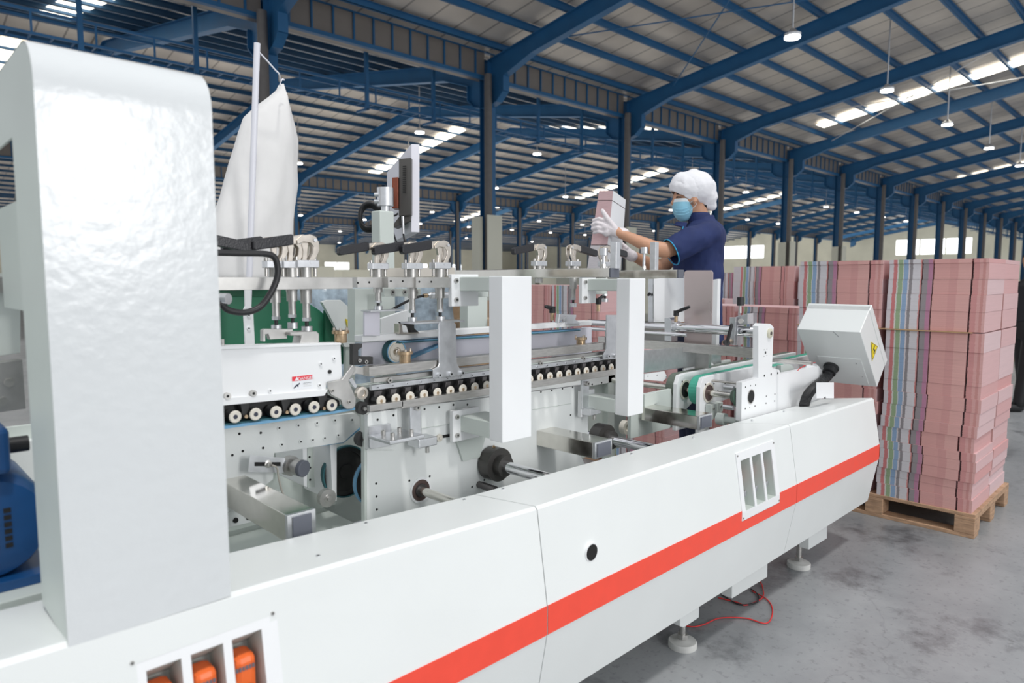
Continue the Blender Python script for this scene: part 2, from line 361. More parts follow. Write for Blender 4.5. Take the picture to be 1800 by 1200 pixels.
# ------------------------------------------------------------------ the hall
XS = [7.93+7.43*k for k in range(-2, 17)]; XEND = 130.0; XBEG = -9.0; VAL = [17.0, 45.5, 74.0, 102.5, 131.0]
bm = bmesh.new(); add_box(bm, -14, XEND, -16, 131.0, -.2, 0); struct(obj('floor', bm, FLOOR))
ORD = ['first', 'second', 'third', 'fourth', 'fifth', 'sixth', 'seventh', 'eighth', 'ninth', 'tenth', 'eleventh', 'twelfth', 'thirteenth', 'fourteenth', 'fifteenth', 'sixteenth', 'seventeenth', 'eighteenth', 'nineteenth']
ZR = 8.72; SL = .165
slopes = [(17.0, 3.0)]                                   # (valley, ridge)
for a, b in zip(VAL, VAL[1:]): slopes += [(a, (a+b)/2), (b, (a+b)/2)]
for v, r in slopes:
    h = SL*abs(v-r); s = 1 if r > v else -1
    prof = [(0, v, ZR), (0, r, ZR+h), (0, r, ZR+h+.08), (0, v, ZR+.08)]
    x0 = 4.0 if v == 17.0 and r < v else XBEG
    struct(prism('ceiling', [(x0, p[1], p[2]) for p in prof], (XEND-x0, 0, 0), ROOF, bevel=0))
gable = [(XEND, 3.0, 0), (XEND, 131.0, 0), (XEND, 131.0, ZR)]
for v in (131.0, 102.5, 74.0, 45.5): gable += [(XEND, v-14.25, ZR+SL*14.25), (XEND, v-28.5, ZR)]
gable += [(XEND, 3.0, ZR+SL*14)]
struct(prism('wall_end', gable, (.3, 0, 0), WALL, bevel=0))
struct(box('wall_far', XBEG, XEND, 131.0, 131.3, 0, 9.3, WALL, bevel=0))
nw = 0
for ya, yb in ((27.9, 39.2), (62.7, 75.0)):
    nw += 1; fr = struct(box('window_%d' % nw, XEND-.06, XEND-.01, ya, yb, 5.4, 8.2, WALL, bevel=0))
    for k in range(3):
        d = (yb-ya)/3; obj_ = box('window_pane', XEND-.09, XEND-.05, ya+k*d+.12, ya+(k+1)*d-.12, 5.55, 8.05, WINW, fr, bevel=0)
for k in range(9):
    nw += 1; x = 30+k*10.5; fr = struct(box('window_%d' % nw, x, x+6, 130.88, 131, 2.9, 5.1, WALL, bevel=0))
    for j in range(2): box('window_pane', x+.15+j*2.95, x+2.9+j*2.95, 130.84, 130.9, 3.05, 4.95, WINW, fr, bevel=0)
# rafters: I-beam with a haunched knee, origin at the valley
def rafter_mesh(s, L):
    bm = bmesh.new()
    def zc(t): return SL*t
    def bar(pts, w, mi=0): add_prism(bm, [(-w/2, s*p[0], p[1]) for p in pts], (w, 0, 0), mi)
    zb, zt = 7.93, 8.42
    web = [(0, 6.98), (.55, 7.12), (.86, 7.38), (.86, 7.86), (2.1, zb+SL*2.1), (L, zb+SL*L), (L, zt+SL*L), (0, zt)]
    bar(web, .03)
    bar([(2.1, zb+SL*2.1), (L, zb+SL*L), (L, zb+SL*L-.03), (2.1, zb+SL*2.1-.03)], .26)
    bar([(.86, 7.86), (2.1, zb+SL*2.1), (2.1, zb+SL*2.1-.03), (.89, 7.83)], .26)
    bar([(.86, 7.38), (.86, 7.86), (.89, 7.86), (.89, 7.38)], .26)
    bar([(.0, 6.98), (.55, 7.12), (.86, 7.38), (.88, 7.36), (.56, 7.09), (0, 6.95)], .26)
    bar([(0, zt), (L, zt+SL*L), (L, zt+SL*L+.02), (0, zt+.02)], .26)
    return bm
bays = ['nearest bay', 'second bay', 'third bay', 'fourth bay', 'fifth bay']
for v, r in slopes:
    s = 1 if r > v else -1; first = None
    bay = 0 if v == 17 and s < 0 else VAL.index(v)+(1 if s > 0 else 0)
    side = 'far' if s < 0 else 'near'
    for k, x in enumerate(XS):
        if bay == 0 and k < 2: continue
        if bay >= 2 and k > 12: continue
        if bay >= 3 and s > 0: continue
        lab = 'blue roof rafter on %s slope of %s, %s along hall' % (side, bays[bay], ORD[k])
        if first is None: o = first = obj('roof_rafter', rafter_mesh(s, abs(r-v)), BLUE)
        else: o = first.copy(); COL.objects.link(o)
        o.location = (x, v, 0); tag(o, lab, 'roof beam', 'blue rafters carrying the hall roof')
    # purlins along the hall
    fp = None; n = 10
    for k in range(n):
        y = v+s*(.75+1.37*k); z = 8.44+SL*abs(y-v)
        x0 = 4.2 if bay == 0 else XBEG
        if fp is None:
            bm = bmesh.new()
            for b_ in ((0, XEND-x0, -.012, .012, .06, .24), (0, XEND-x0, -.012, .08, .06, .075), (0, XEND-x0, -.07, .012, .225, .24)): add_box(bm, *b_)
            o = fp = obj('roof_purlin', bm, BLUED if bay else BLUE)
        else: o = fp.copy(); COL.objects.link(o)
        o.location = (x0, y, z)
        tag(o, 'thin blue purlin on %s slope of %s, %s up from valley' % (side, bays[bay], ORD[k]), 'purlin', 'blue purlins under the roof sheets')
# translucent roof strips
def skylight(x, v, s, a=2.6, b=12.3, n=0):
    z = lambda t: ZR-.10+SL*t
    o = prism('roof_skylight', [(x-.47, v+s*a, z(a)), (x-.47, v+s*b, z(b)), (x-.47, v+s*b, z(b)-.01), (x-.47, v+s*a, z(a)-.01)], (.94, 0, 0), SKYL, bevel=0)
    return o
for x, v, s, lab in ((35.4, 17, -1, 'bright translucent roof strip in the nearest bay at upper right'), (61.5, 17, -1, 'farther bright roof strip in the nearest bay by the right edge'), (87, 17, -1, 'farthest small roof strip of the nearest bay'),
                     (27.7, 45.5, -1, 'bright stepped roof strip above the monitor'), (50.3, 45.5, -1, 'bright roof strip behind the held cartons'), (73.5, 45.5, -1, 'bright roof strip just right of the worker'), (92, 45.5, -1, 'small roof strip farther right behind the worker'),
                     (5.7, 17, 1, 'bright roof strips at the upper left corner'), (31, 17, 1, 'glimpsed roof strips beneath the valley fascia'), (5.2, 45.5, -1, 'bright roof strip at the left edge'),
                     (28, 74, -1, 'distant roof strip between bag and monitor'), (58.8, 74, -1, 'distant roof strip left of the cased column'), (84, 74, -1, 'distant roof strip in the third bay behind the held cartons'), (30, 45.5, 1, 'roof strip on the near slope of the third bay')):
    tag(skylight(x, v, s), lab, 'skylight', 'translucent roof strips')
# valley fascia with vertical ribs
def fascia(x0, v, lab, fine):
    t = thing('valley_fascia', lab, 'fascia', (x0, v, 0), 'ribbed grey fascias along the valley')
    L = 7.43
    box('fascia_panel', .15, L-.15, -.02, .02, 7.95, 8.75, FASC, t, 0, False)
    box('bottom_rail', 0, L, -.10, .05, 7.86, 7.97, BLUE, t, 0, False); box('top_rail', 0, L, -.08, .05, 8.70, 8.84, BLUE, t, 0, False)
    box('gutter_underside', 0, L, .02, .38, 7.9, 7.93, FASC, t, 0, False)
    if True:
        r = None
        for k in range(11):
            if r is None: r = box('rib', 0, .05, -.07, -.02, 7.96, 8.71, BLUE, t, 0, False); r.location.x = .55
            else:
                q = r.copy(); COL.objects.link(q); q.location.x = .55+k*.63
    else:
        bm = bmesh.new()
        for k in range(11): add_box(bm, .55+k*.63, .6+k*.63, -.07, -.02, 7.96, 8.71)
        obj('ribs', bm, BLUE, t, world=False)
    return t
for k, x in enumerate(XS[1:-1]):
    fascia(x, 17.0, 'ribbed grey valley fascia of nearest row, %s from the left' % ORD[k], k < 9)
proto = fascia(XS[1], 45.5, 'distant ribbed valley fascia of the second row, first panel from the left', False)
for k, x in enumerate(XS[2:-1]): dup(proto, (x, 45.5, 0), 'distant ribbed fascia of second row, %s from the left' % ORD[k+1])
for k, x in enumerate(XS[3:-1]): dup(proto, (x, 74, 0), 'very distant fascia of third row, %s from the left' % ORD[k])
# columns with drain pipes
def column(x, v, lab, pipe=True, casing=False):
    t = thing('steel_column', lab, 'column', (x, v, 0), 'blue steel columns of the hall')
    bm = bmesh.new()
    for b_ in ((-.17, .17, -.2, -.185, 0, 8.4), (-.17, .17, .185, .2, 0, 8.4), (-.01, .01, -.19, .19, 0, 8.4)): add_box(bm, *b_)
    add_box(bm, -.2, .2, -.24, .24, 0, .04)
    obj('column_shaft', bm, BLUE, t, world=False)
    if pipe: cyl('drain_pipe', (-.27, -.33, 0), (-.27, -.33, 7.95), .125, PIPE, t, n=16, world=False)
    if casing:
        box('casing_board', -.66, -.5, -.3, .05, 0, 3.45, WALL, t, 0, False); box('casing_board', -.50, .12, -.56, -.50, 0, 3.5, WALL, t, 0, False)
    return t
for k, x in enumerate(XS[2:]): column(x, 17.0, 'blue column with grey drain pipe, nearest row, %s from the left' % ORD[k], True, k in (1, 2, 4, 5))
c2 = column(XS[2], 45.5, 'distant blue column of the second row, first from the left')
for k, x in enumerate(XS[3:-1]): dup(c2, (x, 45.5, 0), 'distant blue column of the second row, %s from the left' % ORD[k+1])
for k, x in enumerate(XS[4:-1]): dup(c2, (x, 74.0, 0), 'very distant blue column of the third row, %s from the left' % ORD[k])
# cable ladder hung beside the valley
tr = None
for k, x in enumerate(XS[1:-1]):
    lab = 'blue cable ladder hanging below the valley, %s length from the left' % ORD[k]
    if tr is None:
        tr = thing('cable_ladder', lab, 'cable ladder', (x, 18.4, 0), 'hanging cable ladders'); bm = bmesh.new()
        for y in (-.25, .25):
            for z in (6.72, 7.2): add_box(bm, 0, 7.43, y-.025, y+.025, z-.03, z+.03)
        for j in range(18):
            add_box(bm, .2+j*.41, .24+j*.41, -.25, .25, 6.71, 6.74)
            if j % 3 == 0: add_box(bm, .2+j*.41, .24+j*.41, -.27, -.23, 6.72, 7.2)
        obj('ladder_rack', bm, BLUE, tr, world=False)
        for q in (3.6, 6.1):
            bm = bmesh.new(); add_box(bm, q-.05, q+.05, -.3, -.2, 6.5, 8.3); add_box(bm, q-.05, q+.05, -.3, .3, 6.5, 6.56); obj('hanger_post', bm, BLUE, tr, world=False)
    else: dup(tr, (x, 18.4, 0), lab)
# high bay lamps
lp = None
for row, (y, rl) in enumerate(((8.3, 'far slope of the nearest bay'), (24.8, 'near side of the second bay'), (36.0, 'far side of the second bay'), (53.0, 'near side of the third bay'), (65, 'far side of the third bay'), (83, 'near side of the fourth bay'), (109, 'near side of the last bay'))):
    v = max([q for q in VAL if q <= y] or [17.0]); zz = ZR+SL*min(abs(y-17) if y < 17 else y-v, 28.5-(y-v) if y > 17 else 99)
    base = None
    for k in range(10):
        x = 18.4+7.43*k-(7.43 if row == 2 else 0)
        lab = 'glowing lamp on %s, %s along the hall' % (rl, ORD[k])
        if base is None:
            base = thing('high_bay_lamp', lab, 'lamp', (x, y, 7.85), 'hanging high bay lamps')
            bm = bmesh.new(); add_lathe(bm, (0, 0, 0), (0, 0, 1), [(0, .02), (0, .2), (.06, .22), (.12, .12), (.2, .05), (.2, .01)], 20); obj('lamp_housing', bm, ALU, base, True, world=False)
            cyl('light_disc', (0, 0, -.05), (0, 0, -.005), .20, LAMPW, base, world=False)
            cyl('pendant_rod', (0, 0, .2), (0, 0, zz-7.85), .022, ALU, base, n=8, world=False)
        else: dup(base, (x, y, 7.85), lab)
# thin bracing rods under the roof
for lab, m_, rods in (('thin white crossed bracing rods under the right roof strip', ALU, (((30.6, 14.5, 8.6), (37.4, 4.5, 10.2)), ((37.2, 14.5, 8.6), (30.6, 6.0, 9.9)))),
                      ('thin blue crossed bracing rods left of the first lamp', BLUE, (((15.5, 14.6, 8.6), (22.6, 6.5, 9.9)), ((22.5, 14.6, 8.6), (15.6, 7.0, 9.9))))):
    t = thing('roof_bracing', lab, 'bracing', rods[0][0], 'crossed roof bracing')
    for a, b_ in rods: cyl('bracing_rod', a, b_, .02, m_, t, n=8)
# ------------------------------------------------------------------ long side guard with the red stripe
def ztop(x):
    t = [(-1.6, .905), (.47, .866), (.707, .858), (1.014, .846), (1.28, .836), (2.85, .826), (3.9, .816)]
    for (a, p), (b, q) in zip(t, t[1:]):
        if x <= b: return p+(q-p)*(x-a)/(b-a)
    return .816
def guard(name, x0, x1, label, hole=None, endcap=False, porthole=None):
    t = thing(name, label, 'machine guard', (x0, 1.25, .25), 'segments of the long side guard')
    xs = [x0+.0015]+([hole[0], hole[1]] if hole else [])+[x1-.0015]
    def prof(x):
        z = ztop(x); zi = z-.022-.012*(x-.5)/3.4
        p = [(1.50, zi-.08), (1.50, zi), (1.252, z), (1.244, z-.008)]
        def up(zq): return 1.244-(1.244-1.205)*(z-.008-zq)/(z-.008-.572)
        if hole: p += [(up(hole[3]), hole[3])]
        else: p += [(up(.70), .70)]
        p += [(1.205, .572)]
        hb = hole[2] if hole else .53
        if hb > .572: p.insert(-1, (up(hb), hb)); hbp = [(1.205, .53)]
        else: hbp = [(1.205, hb)]
        return p+hbp+[(1.205, .490), (1.25, .252), (1.30, .25)]
    bm = bmesh.new(); cols = [[bm.verts.new((x, y, z)) for y, z in prof(x)] for x in xs]
    rows = [(y, z) for y, z in prof(xs[0])]
    bs = bmesh.new(); sc = []
    for i in range(len(xs)-1):
        for j in range(len(rows)-1):
            a, b = cols[i], cols[i+1]
            if hole and i == 1 and rows[j][1] <= hole[3]+1e-6 and rows[j+1][1] >= hole[2]-1e-6: continue
            bm.faces.new((a[j], b[j], b[j+1], a[j+1]))
    if endcap: bm.faces.new(cols[-1])
    pan = obj('guard_panel', bm, WHITE, t, bevel=0)
    so = pan.modifiers.new('thickness', 'SOLIDIFY'); so.thickness = .003; so.offset = -1
    # stripe film
    segs = [(x0+.002, hole[0]-.012), (hole[1]+.012, x1-.002)] if hole and hole[2] < .56 else [(x0+.002, x1-.002)]
    bm = bmesh.new()
    for a, b in segs:
        if b > a: add_box(bm, a, b, 1.2032, 1.2046, .490, .572)
    if hole and .49 < hole[2] < .56: add_box(bm, hole[0]-.012, hole[1]+.012, 1.2032, 1.2046, .49, hole[2]-.018)
    obj('red_stripe', bm, RED, t)
    if porthole:
        p = at(*porthole, 'Y', 1.217); cyl('round_opening', p-Vector((0, .0045, .0)), p+Vector((0, .01, 0)), .0125*1.9, HOLE, t)
        cyl('opening_rim', p-Vector((0, .003, 0)), p+Vector((0, .01, 0)), .0275, WHITE2, t)
    return t, pan
def recess(t, x0, x1, z0, z1, n, mslot, label):
    """three tall slots with sloping hoods behind a thin frame"""
    bm = bmesh.new(); bar = .008; wd = (x1-x0-(n+1)*.016)/n
    def q(z): return 1.205+(z-.572)*.156 if z > .572 else 1.205
    e = .014
    def slab(xa, xb, za, zb):
        add_prism(bm, [(xa, q(za)-.004, za), (xb, q(za)-.004, za), (xb, q(zb)-.004, zb), (xa, q(zb)-.004, zb)], (0, .004, 0))
    slab(x0-e, x1+e, z1-.018, z1+e); slab(x0-e, x1+e, z0-e, z0+.018)
    slots = []
    xx = x0
    for k in range(n+1):
        xa = x0-e if k == 0 else xx; xb = (x0+.014) if k == 0 else ((x1+e) if k == n else xx+.016)
        slab(xa, xb, z0+.018, z1-.018)
        if k < n: slots.append((xb, xb+wd)); xx = xb+wd
    fr = obj('slot_frame', bm, WHITE2, t, bevel=0)
    for k, (a, b) in enumerate(slots):
        bm = bmesh.new(); d = .075; za, zb = z0+.018, z1-.018
        P = lambda x, z, dy: bm.verts.new((x, q(z)+dy, z))
        f = [P(a, za, 0), P(b, za, 0), P(b, zb, 0), P(a, zb, 0)]; g = [P(a, za, d), P(b, za, d), P(b, zb-.05, d), P(a, zb-.05, d)]
        bm.faces.new(g)
        for i in range(4): bm.faces.new((f[i], f[(i+1) % 4], g[(i+1) % 4], g[i]))
        obj('slot_liner', bm, mslot, t)
    for x in (x0-.006, x1+.006):
        for z in (z0-.004, z1+.004): bolt((x, q(z)-.004, z), t, .0035, .003)
    return slots, q
tR, _ = guard('side_guard', 2.87, 3.9, 'far end segment of the white side guard, beyond the last seam, pointing at the pallet', endcap=True)
tM, _ = guard('side_guard', 1.30, 2.87, 'middle segment of the white side guard with round black opening and small slots', hole=(2.395, 2.685, .548, .775), porthole=(1039, 970))
tL, _ = guard('side_guard', -1.6, 1.30, 'nearest long segment of the white side guard with orange switches at bottom left', hole=(.31, .545, .56, .80))
slots, q = recess(tM, 2.395, 2.685, .548, .775, 3, GREY, '')
for a, b in slots:
    c = (a+b)/2+.008; z = .618
    lathe('slot_knob', (c, q(z)+.07, z), (0, -1, 0), [(0, .012), (.025, .012), (.026, .020), (.040, .020), (.042, .014), (.055, .013), (.056, .010)], CHROME, tM)
    box('red_valve', c-.012, c+.012, q(z)+.055, q(z)+.0745, .655, .70, RED, tM)
slots, q = recess(tL, .31, .545, .56, .80, 3, GREY, '')
for i, (a, b) in enumerate(slots):
    s = thing('rotary_switch', 'orange switch with black knob in the %s slot of the near guard' % ['leftmost', 'middle', 'right-hand'][i], 'switch', ((a+b)/2, q(.66)+.05, .66), 'orange switches in the guard slots')
    w2 = (b-a)/2-.009
    box('switch_body', (a+b)/2-w2-.004, (a+b)/2+w2, q(.66)+.018, q(.66)+.072, .56, .738, ORANGE, s, .012)
    c = ((a+b)/2-.002)
    lathe('switch_knob', (c, q(.66)+.0175, .662), (0, -1, 0), [(0, .021), (.010, .021), (.013, .017), (.015, .009)], BLACK, s)
    bm = bmesh.new()
    for k in range(6): add_box(bm, c-.02+k*.0062, c-.0155+k*.0062, q(.66)+.0168, q(.66)+.018, .712, .720)
    obj('worn_lettering', bm, SLATE, s)
for x, y in ((560, 1002), (632, 920), (882, 855), (1110, 793), (1219, 764), (1322, 733), (1378, 717), (816, 876)):
    p = at(x, y, 'Z', .82); p.y = min(max(p.y, 1.30), 1.475); p.z = ztop(p.x)-.024*(p.y-1.25)/.25-.002
    bolt(p, tL if p.x < 1.3 else (tM if p.x < 2.87 else tR), .005, .004, ALU, (0, 0, 1))
# brackets under the guard and levelling feet
for pts, lab in (([(1196, 1060), (1230, 1040), (1229, 1085), (1210, 1098), (1202, 1103), (1196, 1101)], 'nearest white bracket tab under the side guard, above the near levelling foot'),
                 ([(1287, 1000), (1350, 965), (1349, 1014), (1287, 1052)], 'long white bracket tab under the middle of the side guard'),
                 ([(1422, 925), (1454, 905), (1454, 946), (1422, 966)], 'white bracket tab under the far end of the side guard')):
    c = at(*pts[0], 'Y', 1.325); t = thing('guard_bracket', lab, 'bracket', (c.x, 1.325, .2), 'bracket tabs under the guard')
    plate('bracket_tab', pts, 1.325, .05, WHITE, t, .003)
for x, lab in ((2.287, 'near round levelling foot on threaded rod under the guard'), (3.367, 'far round levelling foot on threaded rod under the guard')):
    t = thing('levelling_foot', lab, 'machine foot', (x, 1.388, 0), 'levelling feet')
    lathe('foot_disc', (x, 1.388, 0), (0, 0, 1), [(0, .056), (.020, .056), (.024, .053), (.025, .030), (.031, .020), (.032, .004)], mat('foot_light_grey', (.55, .55, .53), .6, var=.1), t)
    cyl('threaded_rod', (x, 1.388, .03), (x, 1.388, .262), .0125, STEEL, t)
    cyl('lock_nut', (x, 1.388, .035), (x, 1.388, .052), .022, STEEL2, t, n=6)
    box('rod_socket', x-.03, x+.03, 1.358, 1.418, .20, .30, DARK if x > 3 else WHITE, t)
# cables on the floor
def fl(*q): return [at(x, y, 'Z', .006) for x, y in q]
red = fl((1168, 1082), (1208, 1100), (1235, 1098), (1265, 1086), (1310, 1086), (1347, 1095), (1358, 1075), (1350, 1055), (1322, 1038)); red2 = fl((1262, 1050), (1295, 1058), (1312, 1063), (1340, 1050), (1340, 1030), (1336, 1022))
tag(tube('red_cable', red, .0028, mat('red_wire', (.62, .03, .03), .5)), 'thin red wire looping out on the floor under the guard', 'wire')
tag(tube('red_cable', red2, .0028, mat('red_wire', (.62, .03, .03), .5)), 'second red wire in a small loop close to the middle bracket tab', 'wire')
tag(tube('black_cable', fl((1268, 1045), (1300, 1062), (1330, 1058), (1332, 1045), (1320, 1035)), .0035, BLACK), 'thin black wire curled under the middle bracket tab', 'wire')
# ------------------------------------------------------------------ tall white cover at the left
t = thing('machine_cover', 'tall white sheet metal cover standing on the guard at left', 'machine cover', (.216, 1.25, .87))
R = .075; X0, X1 = .216, .4755; base = 1.742
prof = [(1.244, .862), (1.244, .866), (1.244, base-.03), (1.244, base-.015), (1.244, base)]+[(1.244+R-R*math.cos(a), base+R*math.sin(a)) for a in [math.radians(i*15) for i in range(1, 7)]]+[(1.75, base+R)]
bm = bmesh.new(); A = [bm.verts.new((X0, y, z)) for y, z in prof]; B = [bm.verts.new((X1, y, z)) for y, z in prof]
for i in range(len(prof)-1): bm.faces.new((A[i], B[i], B[i+1], A[i+1]))
o = obj('cover_front', bm, mat('cover_gloss_white', (.69, .715, .725), .23, var=.02, vs_=3, bump=.11, bs=40), t, smooth='all')
strip = [(1.246, .866), (1.246, base)]+[(1.246+R-R*math.cos(a), base+R*math.sin(a)-.002) for a in [math.radians(i*15) for i in range(1, 7)]]+[(1.75, base+R-.002), (1.75, 1.69), (1.445, 1.69), (1.445, .866)]
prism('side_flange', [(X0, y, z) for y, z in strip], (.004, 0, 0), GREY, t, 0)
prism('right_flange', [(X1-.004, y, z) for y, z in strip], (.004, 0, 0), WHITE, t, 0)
prism('side_plate', [(X0+.02, 1.44, 1.595), (X0+.02, 1.80, 1.595), (X0+.02, 1.80, 1.39), (X0+.02, 1.44, 1.39)], (.004, 0, 0), GREY, t, 0)
box('cover_post', X0+.03, X0+.07, 1.45, 1.50, .86, 1.80, GREY, t)
prism('diagonal_stay', [(.24, 1.60, 1.60), (.24, 1.63, 1.60), (.24, 1.50, 1.70), (.24, 1.47, 1.70)], (.01, 0, 0), DARK, t, 0)
# ------------------------------------------------------------------ machine frame: side plates, crossbars, bracket frames
MF = thing('folding_machine', 'long white carton folding machine frame with side plates and chrome crossbars behind the guard', 'machine', (1.3, 1.85, 0))
YP = 1.83; YL = 1.975
O5, O6, O7, O8 = (360, 600), (360, 780), (620, 400), (620, 560); D1, D2, D3, D4, D5 = (620, 720), (880, 420), (880, 600), (1120, 500), (1120, 600)
spl = plate('side_plate', [(300, 765), (625, 726), (632, 733), (633, 750), (604, 777), (482, 796), (480, 842), (440, 872), (398, 903), (300, 960)], YL, .02, WHITE, MF,
      holes=px(O5, (365, 973), (590, 963), (615, 1122), (400, 1155), (180, 1190), (290, 1198)))
bolts(px(O5, (782, 910), (983, 885), (1180, 858), (1370, 830), (1550, 826), (1010, 1055), (1137, 1036), (1262, 1018), (1404, 987), (810, 1085)), YL, spl, .007, .003, WHITE)
plate('lower_plate', [(340, 950), (398, 905), (442, 880), (443, 917), (398, 928), (340, 945)], YL+.02, .06, WHITE, MF)
bolts([(414, 914), (437, 909)], YL+.02, MF, .008, .003, HOLE)
plate('lower_plate', [(443, 880), (470, 865), (500, 862), (500, 905), (443, 918)], YL+.08, .02, GREY, MF, holes=[(448, 890), (460, 905, .010)])  # stretch of lower plate in shade, the shade painted in as grey
plate('middle_plate', [(645, 683), (700, 676), (700, 717), (822, 703), (1032, 676), (1034, 768), (1020, 800), (1036, 830), (1036, 912), (645, 938)], YP+.02, .018, WHITE, MF,
      holes=px(D1, (247, 777), (250, 915), (254, 1052), (597, 747), (812, 700), (1258, 813), (1388, 740))+px(O8, (757, 953), (911, 931), (1061, 908), (1210, 905))+px(D3, (425, 532), (540, 517), (652, 497), (760, 483), (966, 452), (1066, 435), (737, 775)))
plate('plate_edge', [(640, 690), (645, 683), (645, 938), (641, 938)], YP+.018, .02, GREY, MF)
plate('small_plate', [(646, 729), (650, 725), (698, 719), (698, 790), (647, 790)], YP, .018, WHITE, MF, holes=px(D1, (262, 105), (430, 58)))
# long seam line and slot
plate('slot_recess', px(D1, (690, 315), (1060, 248), (1075, 262), (1060, 280), (690, 340)), YP+.0185, .002, HOLE, MF, 0)
p = at(772, 769, 'Y', YP+.018); lathe('slot_knob', p, (0, -1, 0), [(0, .013), (.004, .013), (.005, .005), (.010, .005)], CREAM, MF)
bm = bmesh.new(); a, b = at(727, 755, 'Y', YP+.0185), at(806, 743, 'Y', YP+.0185); add_tube(bm, [a, b], .0012, 6); obj('panel_seam', bm, GREY, MF)
bm = bmesh.new(); a, b = at(936, 720, 'Y', YP+.0185), at(1004, 709, 'Y', YP+.0185); add_tube(bm, [a, b], .0012, 6); obj('panel_seam', bm, GREY, MF)
# interior cross walls and far side
box('far_wall', -.6, 3.3, 2.42, 2.44, .45, 1.02, GREY, MF, 0)
box('rear_beam', -.6, 3.3, 2.38, 2.42, .86, .98, WHITE, MF)
plate('inner_rib', [(532, 780), (540, 779), (540, 857), (534, 853)], 2.0, .2, WHITE2, MF); plate('inner_rib', [(580, 776), (592, 774), (592, 880), (585, 881)], 2.0, .2, WHITE2, MF)
plate('inner_panel', [(541, 782), (575, 778), (575, 850), (541, 858)], 2.12, .01, GREY, MF, holes=[(544, 803), (545, 822), (545, 843)])
box('inner_wall', .80, 1.45, 2.22, 2.24, .62, 1.05, GREY, MF, 0)
box('cross_member', .78, 1.22, 1.56, 2.38, .50, .60, GREY, MF)
box('base_beam', -1.4, 3.2, 1.57, 1.69, .262, .36, GREY, MF); box('base_beam', -1.4, 3.2, 2.3, 2.42, .262, .36, GREY, MF)
for x in (-.8, 1.0, 2.287, 3.14): box('base_crossmember', x-.05, x+.05, 1.33, 2.42, .262, .34, GREY, MF)
for x in (1.0, 2.287, 3.14): cyl('floor_foot', (x, 2.33, 0), (x, 2.33, .262), .02, STEEL, MF); cyl('floor_foot_disc', (x, 2.33, 0), (x, 2.33, .03), .06, GREY, MF)
for x in (.1, 1.3, 2.25, 3.1): box('frame_post', x-.03, x+.03, 2.38, 2.42, .3, 1.02, GREY, MF); box('frame_post', x-.03, x+.03, 1.57, 1.62, .3, .70, GREY, MF)
# crossbars with dark end plugs
def crossbar(x0, x1, z0, z1, ya, yb, m=TUBE, name='crossbar'):
    box(name, x0, x1, ya, yb, z0, z1, m, MF, .002)
    box('end_collar', x0-.001, x1+.001, ya-.012, ya, z0-.001, z1+.001, ALU, MF, .001)
    box('end_plug', x0+.012, x1-.012, ya-.016, ya-.011, z0+.006, z1-.006, SLATE, MF, 0)
crossbar(.738, .812, .800, .870, 1.565, 2.1); crossbar(1.93, 2.03, .790, .850, 1.565, 1.86); crossbar(2.655, 2.765, .785, .846, 1.565, 1.86)
box('bar_foot', .745, .755, 1.556, 1.565, .79, .87, ALU, MF); 
box('top_crossbar', 2.009, 2.06, 1.56, 2.46, 1.455, 1.490, TUBE, MF, .002); box('end_plug', 2.009, 2.06, 1.552, 1.56, 1.455, 1.490, SLATE, MF)
box('top_crossbar', 2.46, 2.50, 1.56, 2.46, 1.453, 1.488, TUBE, MF, .002); box('end_plug', 2.46, 2.50, 1.552, 1.56, 1.453, 1.488, SLATE, MF)
# C-shaped white bracket frames
def cframe(x0, x1, zb, zt, label):
    w = x1-x0
    box('frame_upright', x0, x1, 1.60, 1.665, zb, zt, WHITE2, MF, .003)
    box('frame_arm', x0, x1-.02, 1.665, 1.815, zb+.005, zb+.062, GREY, MF, .003)  # arms of the white frame, their shaded side painted in as grey
    box('frame_arm', x0, x1-.02, 1.665, 1.815, zt-.05, zt-.002, GREY, MF, .003)
    for zz in (zb+.03, zt-.045):
        mfl = box('mount_flange', x0-.035, x1-.05, 1.813, 1.832, zz-.058, zz+.052, WHITE2, MF, .002)
        for dz in (-.035, .03): bolt((x0-.018, 1.813, zz+dz), mfl, .008, .008)
cframe(1.507, 1.643, .913, 1.459, ''); cframe(2.192, 2.296, .904, 1.452, '')
# gussets behind the uprights and the grey posts carrying the top bars
prism('gusset', [(1.50, 1.84, .905), (1.66, 1.84, .90), (1.62, 1.84, .80), (1.54, 1.84, .80)], (0, .012, 0), GREY, MF)
for x in (1.50, 2.19):
    box('hanger_plate', x-.01, x+.16, 1.835, 1.85, 1.385, 1.452, GREY, MF)
plate('frame_leg', [(822, 500), (857, 498), (857, 580), (822, 583)], 2.1, .05, GREY, MF)
# far-side green-grey C frame left of centre
plate('support_frame', [(624, 507), (700, 507), (700, 518), (646, 518), (646, 602), (624, 602)], 2.12, .05, GREY, MF)
plate('support_panel', [(646, 518), (668, 518), (668, 602), (646, 602)], 2.2, .02, GREY, MF)
plate('back_block', [(676, 507), (740, 507), (740, 521), (676, 521)], 2.0, .04, GREY, MF)
bolts([(690, 513), (711, 513), (731, 513)], 2.0, MF, .009, .003)
plate('bearing_plate', [(716, 507), (722, 507), (722, 602), (670, 602), (670, 560), (716, 545)], 2.3, .02, WHITE2, MF)
